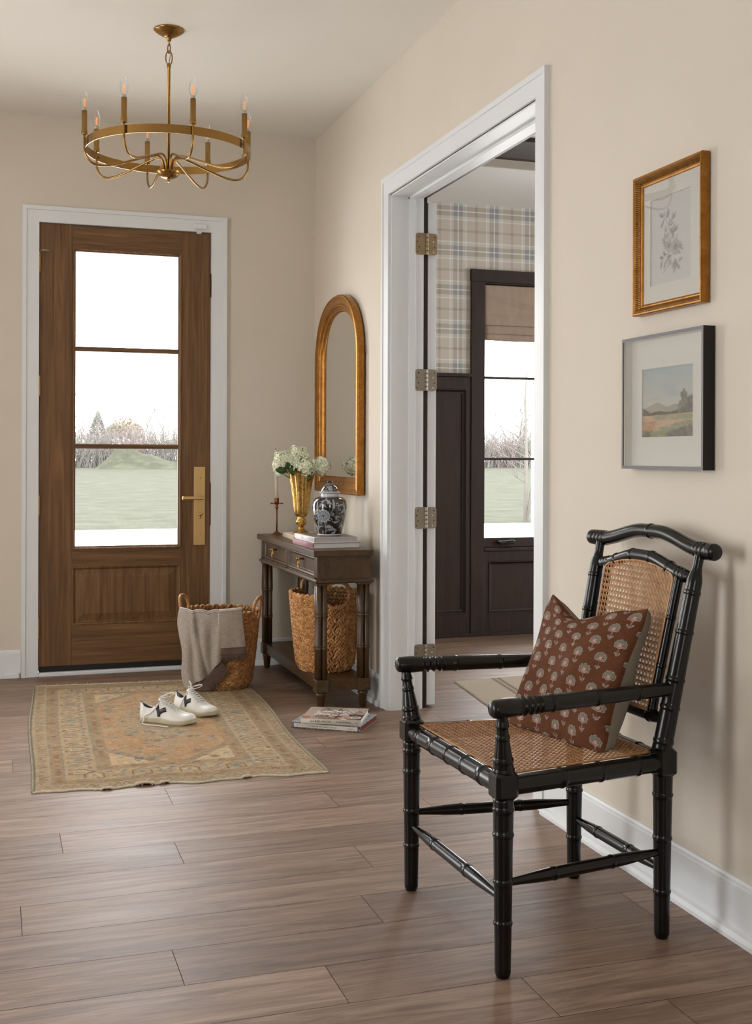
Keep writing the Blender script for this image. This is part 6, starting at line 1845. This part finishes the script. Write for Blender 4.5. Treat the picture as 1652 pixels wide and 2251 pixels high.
# ---------------------------------------------------------------- sneakers
plain('shoe_leather', 'dfdcd7', .42, 0, .45, .03, 20, .08, 150)
plain('shoe_sole', 'b9ae93', .65, 0, .3, .05, 20)
plain('shoe_lining', '8d8983', .9, 0, .1)
plain('shoe_lace', 'dedbd6', .85, 0, .2, .03, 60)
plain('shoe_black', '211f20', .4, 0, .5)
def sneaker(label, heel, ang, side, loose, sc_=1.0):
    """local +x towards the toe; side = +1/-1 which flank carries the visible V towards -y"""
    L, z0 = .268 * sc_, .0068
    T = thing('sneaker', label, 'shoe', (heel[0], heel[1], z0), ang, None)
    def halfw(t):
        return (.033 + .0165 * smoothstep(.32, .72, t) - .004 * math.exp(-((t - .42) / .12) ** 2)) * min(1, (t / .09) ** .5 if t < .09 else 1) * (math.sqrt(max(0, 1 - ((t - .74) / .26) ** 2)) if t > .74 else 1)
    def cx(t): return side * .010 * smoothstep(.3, 1, t) * (1 - .6 * smoothstep(.8, 1, t))
    mb = MB(); mb.sm = True
    ts = [0.0, .004, .012, .03, .06, .1] + [k / 40 for k in range(5, 39)] + [.965, .98, .99, .997, 1.0]
    def sole_pt(t, s, z):
        return (t * L, cx(t) + s * (halfw(t) + .0055), z)
    rings = []
    out = [(t, 1) for t in ts] + [(t, -1) for t in reversed(ts[1:-1])]
    lift = lambda t: .010 * smoothstep(.72, 1, t) ** 2
    for zf, grow in ((0, -.002), (.15, .001), (.85, .001), (1, -.001)):
        rings.append([(t * L, cx(t) + s * max(0.0, halfw(t) + .0030 + grow), lift(t) + (.021 - .003 * t) * zf) for t, s in out])
    n = len(out); vs_ = [p for r_ in rings for p in r_]
    fs_ = [(a * n + k, a * n + (k + 1) % n, (a + 1) * n + (k + 1) % n, (a + 1) * n + k) for a in range(3) for k in range(n)] + [tuple(reversed(range(n))), tuple(3 * n + k for k in range(n))]
    mb.add(vs_, fs_); mb.build('sole', 'shoe_sole', T, local=True)
    zs = lambda t: lift(t) + .0185 - .003 * t
    def ht(t):
        h = lerp(.064, .052, smoothstep(0, .14, t))
        h = lerp(h, .078, smoothstep(.22, .40, t)) if t < .42 else .078
        if t > .40: h = lerp(.078, .029, smoothstep(.34, .86, t) * 1.0 - smoothstep(.34, .86, .40) * (1 - smoothstep(.40, .6, t)))
        if t > .80: h *= math.sqrt(max(0.0, 1 - ((t - .80) / .202) ** 2))
        return h
    def S(t, s, off=0.0):
        a = PI * (1 - s); ca, sa = math.cos(a), math.sin(a)
        e = .62; y = cx(t) + (halfw(t) + off) * (1 - .30 * max(0, sa) ** 1.6 * (1 - smoothstep(.6, .95, t) * .5)) * math.copysign(abs(ca) ** e, ca)
        z = zs(t) + (ht(t) + off) * max(0, sa) ** .72
        return Vector((t * L, y, z))
    NU, NT = 42, 64
    tt = [.004] + [.02 + .98 * k / (NT - 2) for k in range(NT - 1)]
    def open_(t):
        if t < .030 or t > .44: return 0.0
        return .215 * math.sin(PI * min(1, (t - .02) / .42)) ** .5
    def sg_(i, t, g=0.0):
        o = max(.013, open_(t)); return (i / 20) * (.5 - o) if i <= 20 else .5 + o + (i - 21) / 20 * (.5 - o)
    mb = MB(); mb.sm = True
    mb.grid(lambda i, j: S(tt[j], sg_(i, tt[j])), NU, NT, skip=lambda i, j: i == 20 and (open_(tt[j]) > 0 or open_(tt[j + 1]) > 0))
    hp = [S(.004, i / 40) for i in range(41)]; mb.add(hp, [tuple(range(41))])
    up = mb.build('upper', 'shoe_leather', T, local=True, solid=-.003)
    mb = MB(); mb.sm = True
    mb.grid(lambda i, j: S(.03 + .41 * j / 24, sg_(i, .03 + .41 * j / 24), -.0045), 42, 25, skip=lambda i, j: i == 20)
    mb.add([(.02 * L + .4 * L * a, cx(.2) + b_ * .026, .027) for a, b_ in ((0, -1), (1, -1), (1, 1), (0, 1))], [(0, 1, 2, 3)])
    mb.build('lining', 'shoe_lining', T, local=True)
    mb = MB(); mb.sm = True
    mb.grid(lambda i, j: (L * (.36 + .20 * j / 8), cx(.45) + (i - 4) / 4 * .019, zs(.4) + .088 - .038 * (j / 8) ** 1.3 - .007 * ((i - 4) / 4) ** 2), 9, 9); mb.build('tongue', 'shoe_leather', T, local=True, solid=.003)
    def on_side(pts, s0, wd, off=.0012):
        # strip following points given as (t, s) on the flank
        mb = MB(); mb.sm = True; P = [S(t, s, off) for t, s in pts]; mb.tube(P, wd, 8, flat=.35); return mb
    # V shaped side mark on both flanks
    for fl in (0, 1):
        m_ = lambda s: s if fl == 0 else 1 - s
        mb = MB(); mb.sm = True
        def quadstrip(A, B):
            vs_ = [S(t, m_(s), .0018) for t, s in A] + [S(t, m_(s), .0018) for t, s in B]; n_ = len(A)
            mb.add(vs_, [(k, k + 1, n_ + k + 1, n_ + k) for k in range(n_ - 1)])
        f8 = [k / 8 for k in range(9)]
        quadstrip([(lerp(.320, .385, f), lerp(.265, .022, f)) for f in f8], [(lerp(.378, .432, f), lerp(.255, .030, f)) for f in f8])
        quadstrip([(lerp(.385, .548, f), lerp(.022, .165, f)) for f in f8], [(lerp(.395, .510, f), lerp(.115, .262, f)) for f in f8])
        mb.build('side_mark', 'shoe_black', T, local=True, solid=-.0008)
    mb = MB(); mb.sm = True; mb.grid(lambda i, j: S(.004 + .03 * j / 4, .5 + (i - 5) / 5 * .10, .0025) + Vector((-.003, 0, 0)), 11, 5); mb.build('heel_tab', 'shoe_black', T, local=True, solid=-.001)
    # eyestays, laces
    mb = MB(); mb.sm = True
    for fl in (-1, 1): mb.grid(lambda i, j: S(.40 + .27 * j / 12, .5 + fl * (.115 + .075 * i / 4 - .02 * j / 12), .0016), 5, 13)
    mb.build('eyestay', 'shoe_leather', T, local=True, solid=.001)
    mb = MB(); mb.sm = True; rg = random.Random(int(ang * 100))
    for k in range(6):
        t = .425 + .045 * k; t2 = t + .035
        for a, b_ in ((t, t2), (t2, t)):
            pts = [S(lerp(a, b_, q / 8), .5 + (q / 4 - 1) * (.145 - .012 * k), .0045 + .004 * math.sin(PI * q / 8)) for q in range(9)]; mb.tube(pts, .0028, 6, flat=.5)
    top = S(.40, .5, .010)
    for sg in (-1, 1):
        loop = [top + Vector((.016 * math.sin(2 * PI * q / 16) * 1.1 + .018 * (1 - math.cos(2 * PI * q / 16)), sg * (.018 * (1 - math.cos(2 * PI * q / 16)) * .9), .011 * (1 - math.cos(2 * PI * q / 16)) * .9)) for q in range(17)]
        mb.tube(loop, .0026, 6, flat=.6)
    mb.ell(top + Vector((.004, 0, .002)), ((.007, 0, 0), (0, .009, 0), (0, 0, .006)), 8, 6)
    if loose:
        pts = [S(.385, .30, .006), S(.34, .19, .004), S(.25, .10, .004), S(.17, .04, .006) + Vector((0, -.006, 0)), Vector((.045, -.050, .012)), Vector((.050, -.070, .004)), Vector((.085, -.082, .0035)), Vector((.12, -.080, .0035)), Vector((.19, -.086, .0035))]
        # smooth the path
        sm = []
        for k in range(len(pts) - 1):
            for q in range(6):
                f = q / 6; p0 = pts[max(0, k - 1)]; p1, p2 = pts[k], pts[k + 1]; p3 = pts[min(len(pts) - 1, k + 2)]
                sm.append(.5 * ((2 * p1) + (p2 - p0) * f + (2 * p0 - 5 * p1 + 4 * p2 - p3) * f * f + (3 * p1 - p0 - 3 * p2 + p3) * f ** 3))
        sm.append(pts[-1]); mb.tube(sm, .0026, 6)
    else:
        pts = [top, S(.36, .28, .006), S(.33, .16, .005), S(.31, .08, .005), S(.30, .02, .006) + Vector((0, -.004, -.008))]
        mb.tube(pts, .0026, 6)
        mb.tube([top, top + Vector((-.004, .004, .022)), top + Vector((-.014, .0, .036))], [.003, .004, .0035], 6)
    mb.build('laces', 'shoe_lace', T, local=True)
    return T
sneaker('white sneaker with a loose trailing lace, nearer of the pair on the rug', (-1.122, -1.222), math.atan2(-.162, .205), 1, True)
sneaker('white sneaker with tied laces turned towards the camera, farther of the pair', (-.938, -1.035), R(-61), 1, False)

# ---------------------------------------------------------------- chandelier
def chandelier():
    cx, cy = -1.044, -1.475
    tc_, rc_ = Vector((-.140, -.990, 0)), Vector((.990, -.140, 0))
    T = thing('chandelier', 'brass ring chandelier with eight candle bulbs hanging in the entrance', 'chandelier', (cx, cy, H))
    B = 'chandelier_brass'
    mb = MB(); mb.sm = True; mb.lathe([(.064, H - .0005), (.065, H - .003), (.060, H - .008), (.046, H - .018), (.030, H - .027), (.016, H - .033), (.012, H - .034)], 48, cx, cy); mb.build('canopy', B, T)
    mb = MB(); mb.sm = True; mb.lathe([(.0125, H - .032), (.0125, H - .038), (.0095, H - .040), (.0095, H - .046), (.006, H - .050)], 20, cx, cy); mb.build('canopy_cap', B, T)
    def link(cz, h, wd, r, d):
        mb = MB(); mb.sm = True
        mb.tube([(cx + d.x * wd * math.cos(a), cy + d.y * wd * math.cos(a), cz + h * math.sin(a)) for a in [2 * PI * k / 28 for k in range(28)]], r, 8, closed=True, up=(d.y, -d.x, .01)); return mb
    link(2.932, .011, .006, .0022, tc_).build('chain_link', B, T); link(2.908, .020, .0075, .0026, (rc_ * .75 + tc_ * .66).normalized()).build('chain_link', B, T); link(2.868, .030, .0135, .0027, rc_).build('chain_link', B, T)
    mb = MB(); mb.sm = True; mb.tube([(cx, cy, 2.944), (cx + .006, cy, 2.915), (cx + .007, cy - .003, 2.89), (cx + .002, cy, 2.86), (cx, cy, 2.838)], .0016, 6); mb.build('cord', 'picture_glass' if False else 'shoe_lining', T)
    mb = MB(); mb.sm = True; mb.lathe([(.0035, 2.846), (.0085, 2.842), (.0095, 2.836), (.0080, 2.830), (.0085, 2.828), (.0062, 2.825), (.0062, 2.384)][::-1], 20, cx, cy); mb.build('stem', B, T)
    hub = [(.004, 2.340), (.0065, 2.343), (.0065, 2.349), (.004, 2.353), (.012, 2.3545), (.030, 2.3605), (.042, 2.3695), (.0515, 2.3830), (.0515, 2.3845), (.040, 2.3850)]
    mb = MB(); mb.sm = True; mb.lathe(hub, 40, cx, cy); mb.build('hub', B, T)
    Rr = .346
    mb = MB(); mb.sm = True; n = 128
    prof = [(Rr - .003, 2.457), (Rr, 2.457), (Rr, 2.4915), (Rr - .003, 2.4915)]
    for q in range(4):
        a, b_ = prof[q], prof[(q + 1) % 4]
        mb.grid(lambda i, j: (cx + (a, b_)[j][0] * math.cos(2 * PI * i / n), cy + (a, b_)[j][0] * math.sin(2 * PI * i / n), (a, b_)[j][1]), n, 2, cu=True)
    mb.build('ring', B, T)
    pane_mat('bulb_glass', .06)
    mt, nt, b = new_mat('filament'); setp(b, .5); b.inputs['Base Color'].default_value = lin4('c98a50'); b.inputs['Emission Color'].default_value = (1, .42, .13, 1); b.inputs['Emission Strength'].default_value = .55; M['filament'] = mt
    plain('socket_glass', 'b9b3a6', .3, .6)
    for k in range(8):
        a = R(15.5 + 45 * k); d = tc_ * math.cos(a) + rc_ * math.sin(a)
        c = Vector((cx, cy, 0))
        def P(r_, z): return c + d * r_ + Vector((0, 0, z))
        ctl = [P(.020, 2.384), P(.022, 2.412), P(.034, 2.442), P(.058, 2.448), (P(.10, 2.436)), P(.17, 2.411), P(.24, 2.388), P(.292, 2.381), P(.328, 2.392), P(.3505, 2.424), P(.3545, 2.462), P(.3545, 2.500)]
        sm = []
        for q in range(len(ctl) - 1):
            p0, p1, p2, p3 = ctl[max(0, q - 1)], ctl[q], ctl[q + 1], ctl[min(len(ctl) - 1, q + 2)]
            for s in range(6):
                f = s / 6; sm.append(.5 * ((2 * p1) + (p2 - p0) * f + (2 * p0 - 5 * p1 + 4 * p2 - p3) * f * f + (3 * p1 - p0 - 3 * p2 + p3) * f ** 3))
        sm.append(ctl[-1])
        mb = MB(); mb.sm = True; mb.tube(sm, .0047, 10); arm = mb.build('arm', B, T)
        mb = MB(); mb.sm = True; q = P(.343, 2.474); mb.tube([q, P(.349, 2.474)], .004, 8); mb.sphere(P(.3415, 2.474), .004, 8, 6); mb.build('arm_rivet', B, arm)
        p = P(.3545, 0)
        mb = MB(); mb.sm = True; mb.lathe([(.006, 2.496), (.0122, 2.498), (.0128, 2.500), (.0128, 2.515), (.0116, 2.517), (.0116, 2.598), (.0100, 2.5985)], 20, p.x, p.y); mb.build('candle_sleeve', B, arm)
        mb = MB(); mb.sm = True; mb.lathe([(.0085, 2.597), (.0095, 2.603), (.0088, 2.609)], 14, p.x, p.y); mb.build('bulb_base', 'socket_glass', arm)
        mb = MB(); mb.sm = True; mb.lathe([(.0085, 2.606), (.0118, 2.614), (.0158, 2.625), (.0172, 2.636), (.0160, 2.649), (.0118, 2.664), (.0060, 2.677), (.0018, 2.6835)], 20, p.x, p.y, cap=False); mb.build('bulb', 'bulb_glass', arm)
        mb = MB(); mb.sm = True
        for e in range(4):
            aa = e * PI / 2 + .4; mb.tube([(p.x + .0030 * math.cos(aa), p.y + .0030 * math.sin(aa), 2.617), (p.x + .0036 * math.cos(aa), p.y + .0036 * math.sin(aa), 2.648)], .0011, 5)
        mb.build('filament', 'filament', arm)
chandelier()
